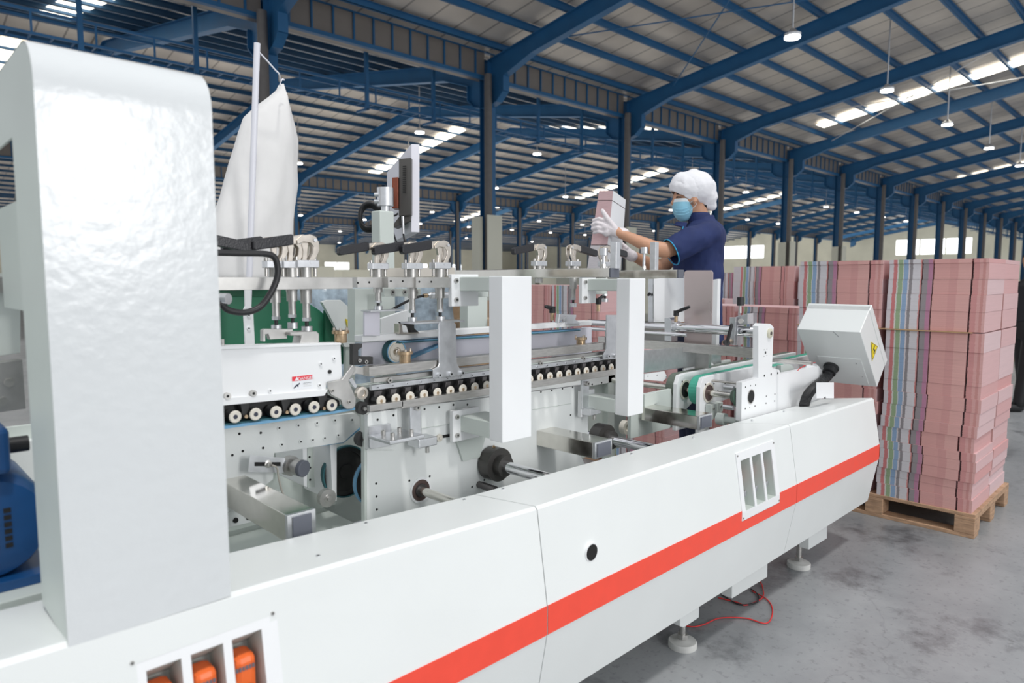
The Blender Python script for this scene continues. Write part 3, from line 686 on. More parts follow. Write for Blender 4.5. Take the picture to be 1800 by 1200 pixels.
# top bars and blocks in line with the machine
box('clamp_bar', -.5, 1.10, YP, YP+.035, 1.420, 1.455, STEEL2, MF, .001)
def blockp(x0, x1, Y, d, y0=487, y1=505, m=STEEL2, holes=()):
    a = at(x0, y0, 'Y', Y); b = at(x1, y1, 'Y', Y); bm = bmesh.new(); add_box(bm, a.x, b.x, Y, Y+d, b.z, a.z)
    for h in holes: q = at(*h, 'Y', Y); add_cyl(bm, q-Vector((0, .0006, 0)), q, .0035, n=10, mi=1)
    return obj('clamp_block', bm, [m, HOLE], MF)
blockp(628, 682, YP+.03, .04, holes=[(629, 497), (649, 496)]); blockp(682, 730, YP, .04, holes=[(687, 494), (708, 494)]); blockp(731, 795, YP-.01, .05, holes=[(737, 495), (758, 495)])
plate('white_end_block', [(795, 487), (801, 486), (801, 523), (795, 523)], YP-.005, .02, GREY, MF)
plate('rear_top_bar', [(680, 471), (800, 470), (800, 486), (680, 487)], 2.1, .04, mat('beige_bar', (.62, .58, .52), .4, .3), MF)
cylp = lambda x, y, Y: at(x, y, 'Y', Y)
lathe('air_cylinder', at(752, 519, 'Y', 1.98), (1, 0, 0), [(0, .006), (.01, .009), (.012, .012), (.09, .012), (.092, .006), (.12, .006)], ALU, MF)
lathe('air_fitting', at(744, 519.5, 'Y', 1.98), (1, 0, 0), [(0, .007), (.016, .008), (.018, .006)], BRASS, MF)
tube('air_hose', [at(x, y, 'Y', 1.98) for x, y in ((746, 519), (728, 524), (705, 535), (688, 545))], .0045, BLACK, MF)
# ------------------------------------------------------------------ interior wheels, shafts
SH = MF
def shaft(x, z, y0, y1, r, m=CHROME, name='drive_shaft'): return cyl(name, (x, y0, z), (x, y1, z), r, m, SH)
p = at(739, 861, 'Y', YP+.02)
lathe('bearing_ring', p, (0, -1, 0), [(0, .044), (.003, .044), (.003, .038)], WHITE2, SH); lathe('bearing_seat', p-Vector((0, .0032, 0)), (0, -1, 0), [(0, .037), (.001, .036), (-.006, .030), (-.006, .001)], mat('bearing_brown', (.16, .11, .10), .4, .5, var=.2), SH)
lathe('bearing_inner', p-Vector((0, .004, 0)), (0, -1, 0), [(0, .024), (.006, .022), (.007, .012)], GUN, SH)
shaft(p.x, p.z, 1.54, YP+.1, .0145, TUBE)
p = at(862, 812, 'Y', YP+.015)
lathe('clamp_collar', p, (0, -1, 0), [(0, .062), (.052, .062), (.053, .038), (.085, .038), (.086, .02)], mat('collar_grey', (.11, .105, .10), .4, .6, var=.1), SH, 40)
lathe('grease_nipple', p+Vector((-.005, -.026, .058)), (-.3, -.2, 1), [(0, .006), (.007, .006), (.008, .003), (.013, .003)], BRASS, SH, 10)
shaft(p.x+.0, p.z, 1.50, YP+.1, .021)
p = at(1050, 768, 'Y', YP+.10)
lathe('clamp_collar', p, (0, -1, 0), [(0, .066), (.055, .066), (.056, .040), (.09, .040), (.091, .02)], MATS['collar_grey'], SH, 40)
shaft(p.x, p.z, 1.50, YP+.3, .021)
p = at(842, 851, 'Y', YP+.018); cyl('short_shaft', p+Vector((0, -.09, 0)), p, .013, GUN, SH)
# grooved pulleys and belts seen left of the middle plate
def wheel(x, y, Y, r, d, m, hub=None, th=.0):
    p = at(x, y, 'Y', Y); lathe('pulley', p, (0, -1, 0), [(0, r), (d, r), (d, r*.82), (d-.004, r*.8), (d-.004, r*.3), (d+.002, r*.28), (d+.002, .001)], m, MF)
    return p
for x, y, Y, r, bt in ((656, 842, 1.93, .080, BELT), (603, 826, 2.06, .085, BELTD)):
    p = wheel(x, y, Y, r, .02, DARK)
    lathe('wheel_belt', p+Vector((0, -.026, 0)), (0, 1, 0), [(0, r), (0, r+.005), (.014, r+.005), (.014, r)], bt, MF, 48, caps=False)
belt_ = [(618, 868), (614, 845), (618, 815), (628, 795), (640, 775)]
for x, y, Y, r in ((633, 770, 1.88, .024), (633, 716, 1.84, .020), (571, 873, 1.90, .028)):
    p = at(x, y, 'Y', Y); lathe('idler_roller', p, (0, -1, 0), [(0, r), (.02, r), (.021, r*.45), (.023, r*.4), (.023, .001)], DARK if y < 800 else STEEL2, MF); cyl('roller_axle', p-Vector((0, .03, 0)), p, .006, STEEL2, MF)
p = at(633, 690, 'Y', 1.82); lathe('idler_roller', p, (0, -1, 0), [(0, .020), (.014, .020), (.015, .012), (.010, .011), (.010, .001)], NICKEL, MF)
# sensor on slotted plate
plate('sensor_plate', px(O6, (475, 120), (850, 150), (850, 305), (460, 300)), 1.92, .004, ALU, MF)
plate('sensor_slot', px(O6, (525, 192), (800, 192), (800, 235), (525, 235)), 1.9195, .002, HOLE, MF, 0)
p = at(471, 815, 'Y', 1.92); lathe('washer_bolt', p, (0, -1, 0), [(0, .011), (.003, .011), (.004, .006), (.010, .006)], STEEL, MF)
p = at(505, 817, 'Y', 1.94); lathe('round_sensor', p, (.35, -1, -.05), [(0, .030), (.02, .030), (.022, .019), (.034, .019), (.035, .025), (.055, .025)], STEEL2, MF)
lathe('sensor_cap', p+Vector((.35, -1, -.05)).normalized()*.0555, (.35, -1, -.05), [(0, .0253), (.012, .0253), (.014, .023)], SLATE, MF)
tube('sensor_wire', [at(x, y, 'Y', 1.90) for x, y in ((478, 817), (487, 822), (489, 835), (494, 858), (499, 871))], .0028, mat('grey_wire', (.45, .42, .37), .5), MF)
# lower adjuster block and clamp bar at the middle
def adjuster(X, Yv, ztop, z0, tabs=True):
    box('adjust_bar', X, X+.045, Yv-.018, Yv-.006, z0, ztop, ALU, MF, .003)
    bolt((X+.024, Yv-.018, ztop-.035), MF, .010, .012)
    box('adjust_foot', X+.01, X+.085, Yv-.05, Yv+.015, z0-.025, z0+.004, ALU, MF, .003)
    bolt((X+.05, Yv-.04, z0-.028), MF, .007, .018, None, (0, 0, -1))
a = at(712, 697, 'Y', YP); b = at(727, 768, 'Y', YP); adjuster(a.x, YP-.01, a.z, b.z)
a = at(1015, 659, 'Y', YP); b = at(1028, 715, 'Y', YP); adjuster(a.x, YP-.01, a.z, b.z)
a = at(650, 765, 'Y', YP-.02)
box('slide_plate', a.x, a.x+.13, YP-.13, YP-.01, a.z-.012, a.z, ALU, MF, .003)
for dx, dy in ((.03, -.05), (.09, -.05), (.03, -.10), (.10, -.10)): bolt((a.x+dx, YP+dy, a.z), MF, .007, .016, STEEL, (0, 0, 1))
plate('slide_back', px(D1, (175, 180), (400, 145), (400, 380), (200, 415), (180, 400)), YP-.012, .01, ALU, MF)
# blue motor and parts left of the cover
t = thing('blue_motor', 'blue electric motor with vent slots, cut off by the left edge', 'motor', (.2, 1.75, .92))
mo = lathe('motor_body', (.165, 1.62, .965), (0, 1, 0), [(0, .06), (.006, .095), (.03, .105), (.05, .108), (.28, .108), (.30, .09)], MOTOR, t)
bm = bmesh.new()
for i in range(3):
    for j in range(6): add_box(bm, .145+i*.022, .157+i*.022, 1.6185, 1.622, .925+j*.014, .934+j*.014)
obj('vent_slots', bm, HOLE, t)
box('terminal_cover', .10, .205, 1.60, 1.75, 1.075, 1.165, MOTOR, t, .01); box('motor_foot', .07, .26, 1.6, 1.85, .845, .865, MOTOR, t); cyl('cable_gland', (.205, 1.68, 1.115), (.245, 1.68, 1.115), .016, BLACK, t)
box('machine_left_panel', -.3, .215, 1.92, 1.94, .5, 1.75, GREY, MF, 0)
prism('left_cast_plate', [at(x, y, 'Y', 1.85) for x, y in ((-30, 480), (36, 480), (36, 620), (-30, 630))], (0, .02, 0), GREY, MF)
prism('left_rail', [at(x, y, 'Y', 1.80) for x, y in ((-30, 640), (40, 632), (46, 718), (-30, 728))], (0, .03, 0), STEEL2, MF)
for x, y in ((16, 672), (4, 705)): p = at(x, y, 'Y', 1.80); cyl('rail_bolt', p, p+Vector((0, -.004, 0)), .009, STEEL, MF)
box('motor_shelf', -.4, .30, 1.55, 1.92, .79, .845, GREY, MF)
# ------------------------------------------------------------------ left roller carrier under its white danger-marked cover
t = LC = thing('roller_carrier', 'white carrier cover with red danger sticker above a row of six rollers', 'carrier unit', (.9, 1.80, 1.1))
YC = 1.80
ccv = plate('carrier_cover', px(O5, (-300, 130), (105, 92), (1432, 20), (1450, 398), (1290, 425), (1262, 572), (135, 682), (-300, 720)), YC, .04, WHITE2, t)
plate('cover_rim', [(300, 611), (600, 602.5), (600, 606), (300, 618)], YC-.006, .05, WHITE2, t)
plate('cover_lower_fold', px(O5, (-300, 640), (130, 605), (1300, 505), (1262, 572), (135, 682), (-300, 720)), YC-.008, .01, WHITE2, t)
bolts(px(O5, (1220, 235), (1360, 178), (685, 520), (1207, 460), (545, 618), (958, 568)), YC, ccv, .0055, .004, WHITE2)
bolts(px(O5, (228, 572), (500, 543)), YC, t, .009, .010)
bolts(px(O5, (1315, 318)), YC, t, .006, .003, DARK)
# danger sticker
stp = plate('sticker_panel', px(O5, (920, 372), (1135, 348), (1140, 485), (928, 505)), YC-.0008, .0006, STICK, t, 0)
plate('sticker_header', px(O5, (920, 372), (1135, 348), (1135, 396), (922, 420)), YC-.0012, .0004, STRED, stp, 0)
plate('sticker_triangle', px(O5, (950, 412), (970, 370), (993, 408)), YC-.0016, .0003, STICK, stp, 0)
q0, q1 = at(360+1000/6, 600+390/6, 'Y', YC), at(360+1130/6, 600+374/6, 'Y', YC)
textm('sticker_text', 'DANGER', .0125, (q0+q1)/2+Vector((0, -.0015, -.001)), (q1-q0), (0, 0, 1), STICK, stp)
plate('sticker_pictogram', px(O5, (935, 492), (960, 460), (985, 448), (1000, 432), (1004, 445), (985, 462), (990, 480), (968, 472), (945, 497)), YC-.0012, .0003, INK, stp, 0)
for y in (438, 452, 470): plate('sticker_line', px(O5, (1038, y), (1122, y-8), (1122, y-5), (1038, y+3)), YC-.0012, .0003, INK if y < 440 else MATS['grey_wire'], stp, 0)
# rollers
def roller(parent, x, y, Y, r, d=.03):
    p = at(x, y, 'Y', Y); o = lathe('roller', p, (0, 1, 0), [(0, r*.3), (-.0, r*.42), (0, r*.86), (.002, r), (d, r)], CREAM, parent, 24)
    c = lathe('roller_hub', p+Vector((0, -.001, 0)), (0, 1, 0), [(0, .001), (0, r*.34), (.003, r*.42), (.004, r*.42)], INK, o, 14)
    cyl('roller_band', p+Vector((0, .003, 0)), p+Vector((0, d+.006, 0)), r*1.02, DARK, o)
for u, v, r in ((-30, 855, 74), (120, 822, 72), (325, 795, 71), (540, 768, 69), (755, 745, 66), (960, 718, 64), (1157, 693, 62), (1345, 672, 60)):
    x, y = px(O5, (u, v))[0]; a = at(x-r/6, y, 'Y', YC); b = at(x+r/6, y, 'Y', YC); roller(t, x, y, YC-.004, (b.x-a.x)/2*.94)
for u, v in ((430, 735), (860, 690), (1250, 650)):
    x, y = px(O5, (u, v))[0]; plate('roller_yoke', [(x-10, y-16), (x+8, y-18), (x+4, y+12), (x-4, y+13)], YC+.012, .02, DARK, t); p = at(x, y+9, 'Y', YC+.01); cyl('yoke_pin', p, p-Vector((0, .006, 0)), .005, BRASS, t)
plate('dark_channel', px(O5, (-300, 715), (1300, 560), (1420, 620), (1430, 740), (-300, 930)), YC+.045, .03, DARK, t)
# belts below
def belt(pts, Y, d, th, m, parent, name='belt'):
    """flat belt lying along the machine, seen from its edge"""
    q = [at(x, y, 'Y', Y) for x, y in pts]; bm = bmesh.new()
    add_prism(bm, q+[p-Vector((0, 0, th)) for p in q[::-1]], (0, d, 0)); return obj(name, bm, m, parent)
belt([(300, 762.5), (388, 750), (500, 735), (590, 722), (624, 716)], YC+.0, .05, .007, BELT, t)
belt([(300, 758), (388, 745.5), (500, 731), (590, 718), (624, 713)], YC+.012, .05, .006, BELTD, t, 'belt_top')
belt([(540, 784), (604, 776), (633, 752)], YL+.02, .03, .005, BELT, t)
plate('end_bracket', px(O5, (1300, 430), (1450, 398), (1490, 335), (1560, 245), (1590, 275), (1590, 300), (1530, 395), (1520, 420), (1597, 600), (1590, 680), (1560, 712), (1500, 715), (1455, 680), (1440, 620), (1330, 560), (1305, 500)), YC-.012, .008, STEEL2, t, .002)
bolts(px(O5, (1345, 520), (1522, 637)), YC-.012, t, .0055, .004, STEEL)
cyl('lifting_pin', at(391, 617, 'Y', 1.83), at(391, 596, 'Y', 1.83), .005, STEEL, t)
# ------------------------------------------------------------------ middle conveyor: guide rails with a long row of small rollers
t = MC = thing('guide_conveyor', 'long steel guide conveyor with a row of small rollers behind the bracket frames', 'conveyor', (1.7, 1.8, 1.08))
YM = 1.80
def strip(name, a, b, c, d, Y, dep, m, holes=()):   # a,b top edge left/right, c,d bottom edge right/left
    return plate(name, [a, b, c, d], Y, dep, m, t, .001, holes)
rail('top_rail', 637, 590, 601, 1040, 1.95, .05, WHITE2, t)
plate('back_panel', [(637, 602), (1040, 575), (1040, 622), (637, 646)], 1.985, .01, LAV, t)
belt([(697, 600), (760, 595.5), (900, 586), (1020, 578)], 1.955, .03, .008, BELT, t)
belt([(697, 602), (760, 597.5), (900, 588.5), (1020, 580)], 1.952, .03, .003, BELTD, t, 'belt_underside')
belt([(722, 627), (770, 607), (800, 597)], 1.955, .03, .009, BELT, t)
p = at(697, 618, 'Y', 1.955); lathe('belt_pulley', p, (0, -1, 0), [(-.03, .036), (0, .036), (0, .030), (.004, .029), (.004, .016), (-.004, .014), (-.004, .001)], CREAM, t)
lathe('pulley_belt', p, (0, -1, 0), [(-.032, .036), (-.032, .040), (.001, .040), (.001, .036)], BELTD, t, caps=False); lathe('belt_edge', p, (0, -1, 0), [(.0005, .036), (.0025, .036), (.0025, .0395), (.0005, .0395)], BELT, t, caps=False); lathe('pulley_hub', p, (0, -1, 0), [(0, .010), (.010, .009), (.011, .004)], NICKEL, t)
rail('channel_rail', 649, 645, 662, 1064, 1.80, .04, STEEL, t, .002)
rail('backing_strip', 657, 665, 673, 1085, 1.812, .02, STEEL2, t)
rail('bolt_strip', 653, 677.5, 686.5, 1092, 1.805, .014, ALU, t)
zA = at(653, 682, 'Y', 1.805).z; xA = at(653, 682, 'Y', 1.805).x; xB = at(1092, 632, 'Y', 1.805).x
n = 23
for k in range(n):
    x = xA+.022+k*(xB-xA-.03)/(n-.5); bolt((x, 1.805, zA), t, .0045, .003, ALU)
    p = Vector((x+.004, 1.79, zA-.042))
    r = .0168
    o = lathe('roller', p, (0, 1, 0), [(0, r*.3), (0, r*.4), (0, r*.85), (.002, r), (.026, r)], CREAM, t, 20)
    lathe('roller_hub', p+Vector((0, -.001, 0)), (0, 1, 0), [(0, .001), (0, r*.3), (.003, r*.36)], BRASS, o, 12)
    prism('roller_arm', [(x-.006, 1.803, zA-.012), (x+.016, 1.803, zA-.012), (x+.006, 1.803, zA-.04), (x-.010, 1.803, zA-.04)], (0, .012, 0), GUN, t)
    cyl('roller_band', p+Vector((0, .004, 0)), p+Vector((0, .034, 0)), r*1.05, DARK, o)
box('dark_trough', xA, xB, 1.836, 1.87, zA-.07, zA-.008, DARK, t)
rail('lower_rail', 706, 704.5, 718.5, 1092, 1.775, .016, STEEL, t); rail('lower_rail', 650, 713, 724, 709, 1.775, .016, STEEL2, t)
for x, y in ((683, 668), (864, 648), (949, 638), (1024, 630)): bolt(at(x, y, 'Y', 1.812), t, .009, .010, STEEL)
# bent steel hanger plates
def hanger(pts, Y, bl, lab):
    hp0 = plate('hanger_plate', pts, Y, .006, ALU, t, .002); bolts(bl, Y, hp0, .009, .009, ALU)
hanger(px(O8, (905, 55), (920, 38), (1070, 38), (1090, 60), (1095, 300), (1100, 470), (1130, 525), (1165, 545), (1170, 600), (850, 628), (848, 535), (900, 505), (912, 470)), 1.79, px(O8, (905, 592), (1027, 582), (1147, 570)), '')
a = at(768, 566, 'Y', 1.79); box('hanger_top', a.x-.09, a.x+.12, 1.79, 1.87, a.z-.004, a.z+.002, ALU, t)
hanger(px(D2, (1120, 800), (1235, 800), (1240, 1180), (1270, 1260), (1085, 1275), (1082, 1220), (1115, 1160)), 1.79, px(D2, (1128, 1235), (1200, 1228)), '')
def knob(x, y, Y):
    p = at(x, y, 'Y', Y); lathe('brass_knob', p, (0, 0, 1), [(0, .018), (.004, .019), (.026, .019), (.028, .026), (.037, .026), (.038, .012)], BRASS, t, 24)
    for a_ in range(3):
        th = a_*2.1; cyl('knob_stud', p+Vector((.022*math.cos(th), .022*math.sin(th), .036)), p+Vector((.022*math.cos(th), .022*math.sin(th), .045)), .004, NICKEL, t, n=8)
knob(712, 637, 1.83); knob(1021, 608, 1.86)
kn = thing('spring_knob', 'small brass knob standing on the end of the left carrier cover', 'knob', at(599, 602, 'Y', 1.84)); T2 = t; t = kn; knob(599, 602, 1.84); t = T2
plate('left_link', px(O8, (0, 270), (100, 262), (100, 300), (60, 330), (60, 390), (110, 400), (215, 400), (215, 480), (0, 490)), 1.86, .02, DARK, t)
for u, v in ((70, 440), (140, 455)): bolt(at(620+u/6, 560+v/6, 'Y', 1.86), t, .006, .004)
plate('left_arm', px(O8, (-20, 505), (10, 500), (170, 520), (175, 600), (40, 580), (-10, 600)), 1.83, .02, STEEL2, t)
belt([(620, 649), (640, 645), (648, 643)], 1.84, .03, .006, BELT, t)
plate('left_swing_arm', px(O5, (1515, 405), (1560, 385), (1610, 470), (1590, 500)), 1.80, .01, ALU, t)
plate('press_bracket', [(641, 546), (664, 546), (668, 548), (668, 590), (641, 590)], 1.93, .01, LAV, t); a = at(640, 546, 'Y', 1.93); box('press_shelf', a.x, a.x+.13, 1.89, 1.95, a.z-.003, a.z+.002, ALU, t)
plate('guide_foot', px(O7, (490, 1015), (520, 1015), (530, 1100), (545, 1110), (705, 1105), (705, 1118), (540, 1125), (490, 1120)), 1.93, .03, NICKEL, t)
plate('guide_wedge', px(O7, (510, 995), (650, 1000), (650, 1060), (700, 1105), (620, 1110), (600, 1040), (520, 1010)), 1.94, .02, DARK, t)
plate('guide_wedge', px(D2, (620, 790), (800, 800), (790, 850), (850, 890), (700, 895), (690, 810), (610, 890)), 1.94, .02, ALU, t)
tray_ = plate('white_guard_panel', [(870, 560), (882, 550), (882, 580), (865, 585)], 2.05, .02, WHITE2, t)
# ------------------------------------------------------------------ toggle clamps
def clamp(x, label, scale=1., flip=False, drop=1., Y=1.90, head_only=False, y0=486):
    """levered clamp; origin on top of the bar, handle along the machine"""
    o = at(x, y0, 'Y', Y); s = -1 if flip else 1; k = scale
    t = thing('toggle_clamp', label, 'clamp', o, 'black-handled toggle clamps')
    V = lambda a, b, y=0: (o.x+s*a*k, o.y+y*k, o.z+b*k)
    def pr(name, pts, ya, yb, m, bv=.0015): return prism(name, [V(a, b, ya) for a, b in pts], (0, (yb-ya)*k, 0), m, t, bv*k)
    c = [(-.030, .100), (-.012, .114), (.010, .118), (.028, .112), (.037, .097), (.038, .074), (.032, .061), (.018, .037), (.007, .034), (.002, .041), (.018, .066), (.020, .084), (.012, .094), (-.010, .096), (-.028, .088)]
    pr('link_plate', c, -.014, -.009, NICKEL); pr('link_plate', c, .009, .014, NICKEL)
    pr('toggle_lever', [(-.014, .098), (.010, .098), (.006, .070), (.002, .030), (-.013, .030), (-.008, .070)], -.006, .006, NICKEL)
    pr('lever_arm', [(-.045, .110), (-.008, .117), (.018, .112), (.020, .098), (-.012, .092), (-.045, .088)], -.009, .009, NICKEL)
    g = [(-.152, .073), (-.152, .092), (-.145, .098), (-.042, .116), (-.037, .113), (-.037, .089), (-.043, .086), (-.145, .069)]
    pr('handle', g, -.011, .011, BGRIP, .005)
    pr('pivot_block', [(-.031, .025), (.035, .025), (.035, .046), (-.031, .046)], -.017, .017, ALU, .002)
    for dx in (-.026, .030):
        cyl('guide_pin', V(dx, 0), V(dx, .055), .0055*k, STEEL, t, n=12)
    for a, b in ((.010, .040), (.024, .102)): cyl('pivot_pin', V(a, b, -.018), V(a, b, -.012), .005*k, ALU, t, n=12)
    cyl('clamp_body', V(0, -.045*drop), V(0, .027), .0165*k, STEEL2, t)
    if not head_only:
        cyl('lower_sleeve', V(0, -.075*drop), V(0, -.035*drop), .0155*k, STEEL2, t); cyl('plunger', V(0, -.118*drop), V(0, -.074*drop), .0105*k, STEEL2, t)
        cyl('lock_nut', V(0, -.125*drop), V(0, -.115*drop), .012*k, ALU, t, n=6); cyl('threaded_stud', V(0, -.140*drop), V(0, -.123*drop), .0055*k, DARK, t)
        b = cyl('stud_block', V(0, -.158*drop), V(0, -.140*drop), .015*k, ALU, t)
    return t
clamp(483, 'toggle clamp leftmost of the trio by the white bag, handle crossing the cover', .98, drop=1.02, Y=1.90)
clamp(338, 'toggle clamp behind the tall cover whose handle slopes right past its edge', .98, True, 1., Y=1.86)
clamp(512, 'middle toggle clamp of the trio by the white bag', .98, drop=.98, Y=1.89)
clamp(537, 'right-hand toggle clamp of the trio by the white bag', 1.05, drop=1.0, Y=1.88)
clamp(664, 'toggle clamp leftmost of the trio below the monitor', .95, drop=.72, Y=1.92)
clamp(724, 'middle toggle clamp of the trio below the monitor', 1., drop=.98, Y=1.90)
clamp(773, 'right-hand toggle clamp of the trio below the monitor', 1.06, drop=.93, Y=1.88)
clamp(947, 'toggle clamp behind the chrome bar whose handle points left', .98, head_only=True, Y=1.95, y0=478)
clamp(1008, 'left one of two clamps whose handles point right toward the worker', 1.0, True, .95, Y=1.93, y0=478)
clamp(1064, 'right one of two clamps whose handles point right, beneath the gloved hands', 1.0, True, .85, Y=1.93, y0=478)
# clevis blocks on the left carrier
t = thing('clevis_block', 'pair of steel clevis blocks on top of the danger-marked cover', 'bracket', at(512, 604, 'Y', 1.84))
plate('clevis_fork', px((360, 400), (615, 1080), (640, 1068), (930, 1070), (930, 1110), (870, 1120), (870, 1170), (690, 1180), (670, 1120), (640, 1125), (640, 1200), (615, 1200)), 1.86, .02, STEEL2, t)
plate('clevis_cap', px((360, 400), (900, 1100), (1180, 1092), (1210, 1120), (1210, 1210), (1180, 1235), (1000, 1235), (1020, 1140), (905, 1140)), 1.83, .05, STEEL2, t, .003)
# looping black cable in front of the bag
ct = tube('black_cable', [at(x, y, 'Y', 1.76) for x, y in ((300, 446), (378, 444), (420, 445), (465, 446), (482, 452), (488, 470), (486, 492), (474, 518), (456, 540), (430, 549), (402, 545), (383, 530), (350, 520))], .0085, BLACK)
tag(ct, 'thick black cable looping over the left carrier beside the tall cover', 'cable')
t = thing('cable_clip', 'grey round plug end beside the tall cover under the looping cable', 'plug', at(388, 525, 'Y', 1.76))
p = at(388, 525, 'Y', 1.765); cyl('plug_cap', p, p+Vector((.012, -.02, 0)), .014, ALU, t); cyl('plug_stem', p+Vector((-.06, .03, 0)), p, .010, GREY, t)
# ------------------------------------------------------------------ feeder end at the right
t = FE = thing('feeder_frame', 'white end plate with belt carriers, round shafts and long chrome tube at the feeder end', 'machine', (3.1, 1.55, .85))
SHX = 3.009
e = [(2.967, .785), (2.967, .969), (3.04, .985), (3.085, .992)]
pts = [at(x, y, 'Y', 1.52) for x, y in ((1303, 740), (1304, 672), (1333, 664), (1333, 573), (1337, 568), (1354, 569), (1360, 575), (1357, 646), (1370, 650), (1372, 657), (1440, 643), (1440, 712))]
bm = bmesh.new(); add_prism(bm, pts, (0, .028, 0))
for x, y, r in ((1310.5, 680, .004), (1319.5, 677.5, .003), (1328, 676.5, .004), (1310, 718, .004), (1318, 716, .003), (1327, 713.5, .004), (1347, 696, .004), (1362, 692.5, .004), (1346.5, 708.5, .004), (1361.5, 704.5, .004), (1343.5, 660, .006), (1355.5, 657.5, .006), (1367, 655.5, .006), (1345.5, 619.5, .007), (1343, 614.5, .002), (1348, 613.5, .002), (1343, 626, .002), (1348, 624.5, .002)):
    q = at(x, y, 'Y', 1.52); add_cyl(bm, q-Vector((0, .0006, 0)), q, r, n=14, mi=1)
obj('end_plate', bm, [WHITE2, HOLE], t)
p = at(1320, 697, 'Y', 1.52); lathe('bored_hole', p, (0, -1, 0), [(-.004, .034), (.0008, .036), (.0012, .032)], STEEL, t); cyl('bore_shadow', p+Vector((0, .01, 0)), p-Vector((0, .0016, 0)), .030, HOLE, t)
p = at(1352, 585.5, 'Y', 1.52); lathe('nylon_cap', p, (0, -1, 0), [(0, .024), (.008, .024), (.010, .021)], mat('cream_cap', (.62, .60, .48), .5), t); cyl('cap_bolt', p-Vector((0, .012, 0)), p, .009, GUN, t)
shaft_t = lambda n, x, z, y0, y1, r, m: cyl(n, (x, y0, z), (x, y1, z), r, m, t)
shaft_t('chrome_tube', 3.157, 1.193, 1.545, 1.985, .025, CHROME); shaft_t('chrome_rod', 3.157, 1.192, 1.98, 2.6, .018, CHROME); shaft_t('chrome_rod', 3.10, 1.160, 1.9, 2.6, .010, CHROME)
a = at(1170, 559, 'X', 3.14)
platex('shaft_clamp', [(1168, 559), (1175, 558), (1180, 562), (1180, 600), (1168, 598)], 3.12, .06, ALU, t)
shaft_t('clamp_ring', 3.157, 1.193, 1.985, 2.01, .034, ALU)
platex('slide_block', px((1240, 440), (255, 705), (320, 705), (300, 1000), (255, 990)), 3.10, .01, ALU, t); platex('slide_block', px((1240, 440), (320, 700), (445, 665), (445, 780), (340, 790), (330, 1000), (300, 1000)), 3.13, .06, ALU, t)
p = at(1240+370/6, 440+745/6, 'X', 3.13); cyl('block_screw', p, p-Vector((.008, .004, 0)), .012, STEEL, t)
cyl('spindle', at(1301, 550, 'X', 3.15), at(1301, 530, 'X', 3.15), .007, STEEL, t); cyl('spindle_grip', at(1301.5, 537, 'X', 3.15), at(1301.5, 522, 'X', 3.15), .017, BLACK, t)
plate('spindle_tip', px((1240, 440), (345, 435), (370, 432), (388, 470), (388, 492), (350, 498)), 1.72, .02, CHROME, t, .003)
box('crossbar', 3.12, 3.168, 1.548, 2.5, 1.068, 1.116, STEEL, t)
cyl('guide_rod', (3.28, 1.30, 1.065), (3.28, 1.54, 1.065), .012, STEEL, t); cyl('guide_rod', (3.04, 1.55, .95), (3.04, 1.75, .95), .006, STEEL, t)
p0 = at(1357, 632, 'Y', 1.545); p1 = at(1420, 638, 'Y', 1.36); bpy.data.objects.remove(t.children[-1]); bpy.data.objects.remove([c for c in bpy.data.objects if c.name.startswith('guide_rod')][0])
cyl('guide_rod', (p0.x, 1.545, p0.z), (p0.x+.0, 1.345, p0.z), .011, STEEL, t)
# lever handles
def lever(name, base, tip, up, label):
    l = thing('clamping_lever', label, 'lever', base, 'black clamping levers')
    b, e_ = Vector(base), Vector(tip); cyl('lever_boss', b-Vector(up)*.045, b, .009, BRASS, l); cyl('lever_head', b-Vector(up)*.012, b+Vector(up)*.016, .014, BLACK, l)
    bm = bmesh.new(); add_rc(bm, b+Vector(up)*.008, .009, e_, .008); obj('lever_handle', bm, BLACK, l, 'all')
X = 3.12
lever('l', at(1188.5, 551, 'X', X), at(1211, 539.5, 'X', X-.02), (0, 0, 1), 'black locking lever pointing right on the chrome shaft clamp')
b_ = at(1277, 602, 'X', X-.06); lever('l', b_, at(1286, 571, 'X', X-.06), (-.7, -.7, 0), 'black locking lever standing upright below the chrome tube')
lever('l', at(971, 545, 'Y', 2.0), at(960, 539, 'Y', 2.0), (0, 0, 1), 'small black locking lever between the two bracket frames'); lever('l', at(1052, 530, 'Y', 2.0), at(1059, 521, 'Y', 2.0), (0, 0, 1), 'small black locking lever left of the second bracket frame')
# belt carriers
def carrier(Y, m, x, label):
    c = thing('belt_carrier', label, 'belt carrier', (SHX, Y, .892), 'belt carriers at the feeder')
    z = .892; top = .975; L = 1.3
    sp = [(SHX-.078, z-.20), (SHX-.078, z+.035), (SHX-.055, top-.005), (SHX+.0, top), (SHX+L, top+.01), (SHX+L, top-.08), (SHX+.11, z-.06), (SHX+.02, z-.10), (SHX+.02, z-.20)]
    prism('carrier_plate', [(a, Y, b) for a, b in sp], (0, .022, 0), WHITE2, c, .002)
    lathe('bearing_ring', (SHX, Y, z), (0, -1, 0), [(0, .050), (.004, .050), (.004, .044)], CREAM, c); lathe('bearing_face', (SHX, Y-.0045, z), (0, -1, 0), [(0, .040), (.0008, .039), (-.002, .03), (-.002, .001)], MATS['bearing_brown'] if Y < 1.75 else HOLE, c)
    r = .072; bz = z+.008; arc = [(SHX+.0+r*math.cos(a), bz+r*math.sin(a)) for a in [math.radians(q) for q in range(90, 271, 12)]]
    outer = [(SHX+L, bz+r+.012)]+arc+[(SHX+.25, bz-r+.01), (SHX+L, bz-r+.02)]
    prism('carrier_belt', [(a, Y+.024, b) for a, b in outer], (0, .048, 0), m, c, .004)
    for dx, dz in ((-.03, .045), (.05, .04), (.09, .0), (.16, .03)): bolt((SHX+dx, Y, z+dz), c, .004, .002, HOLE)
    return c
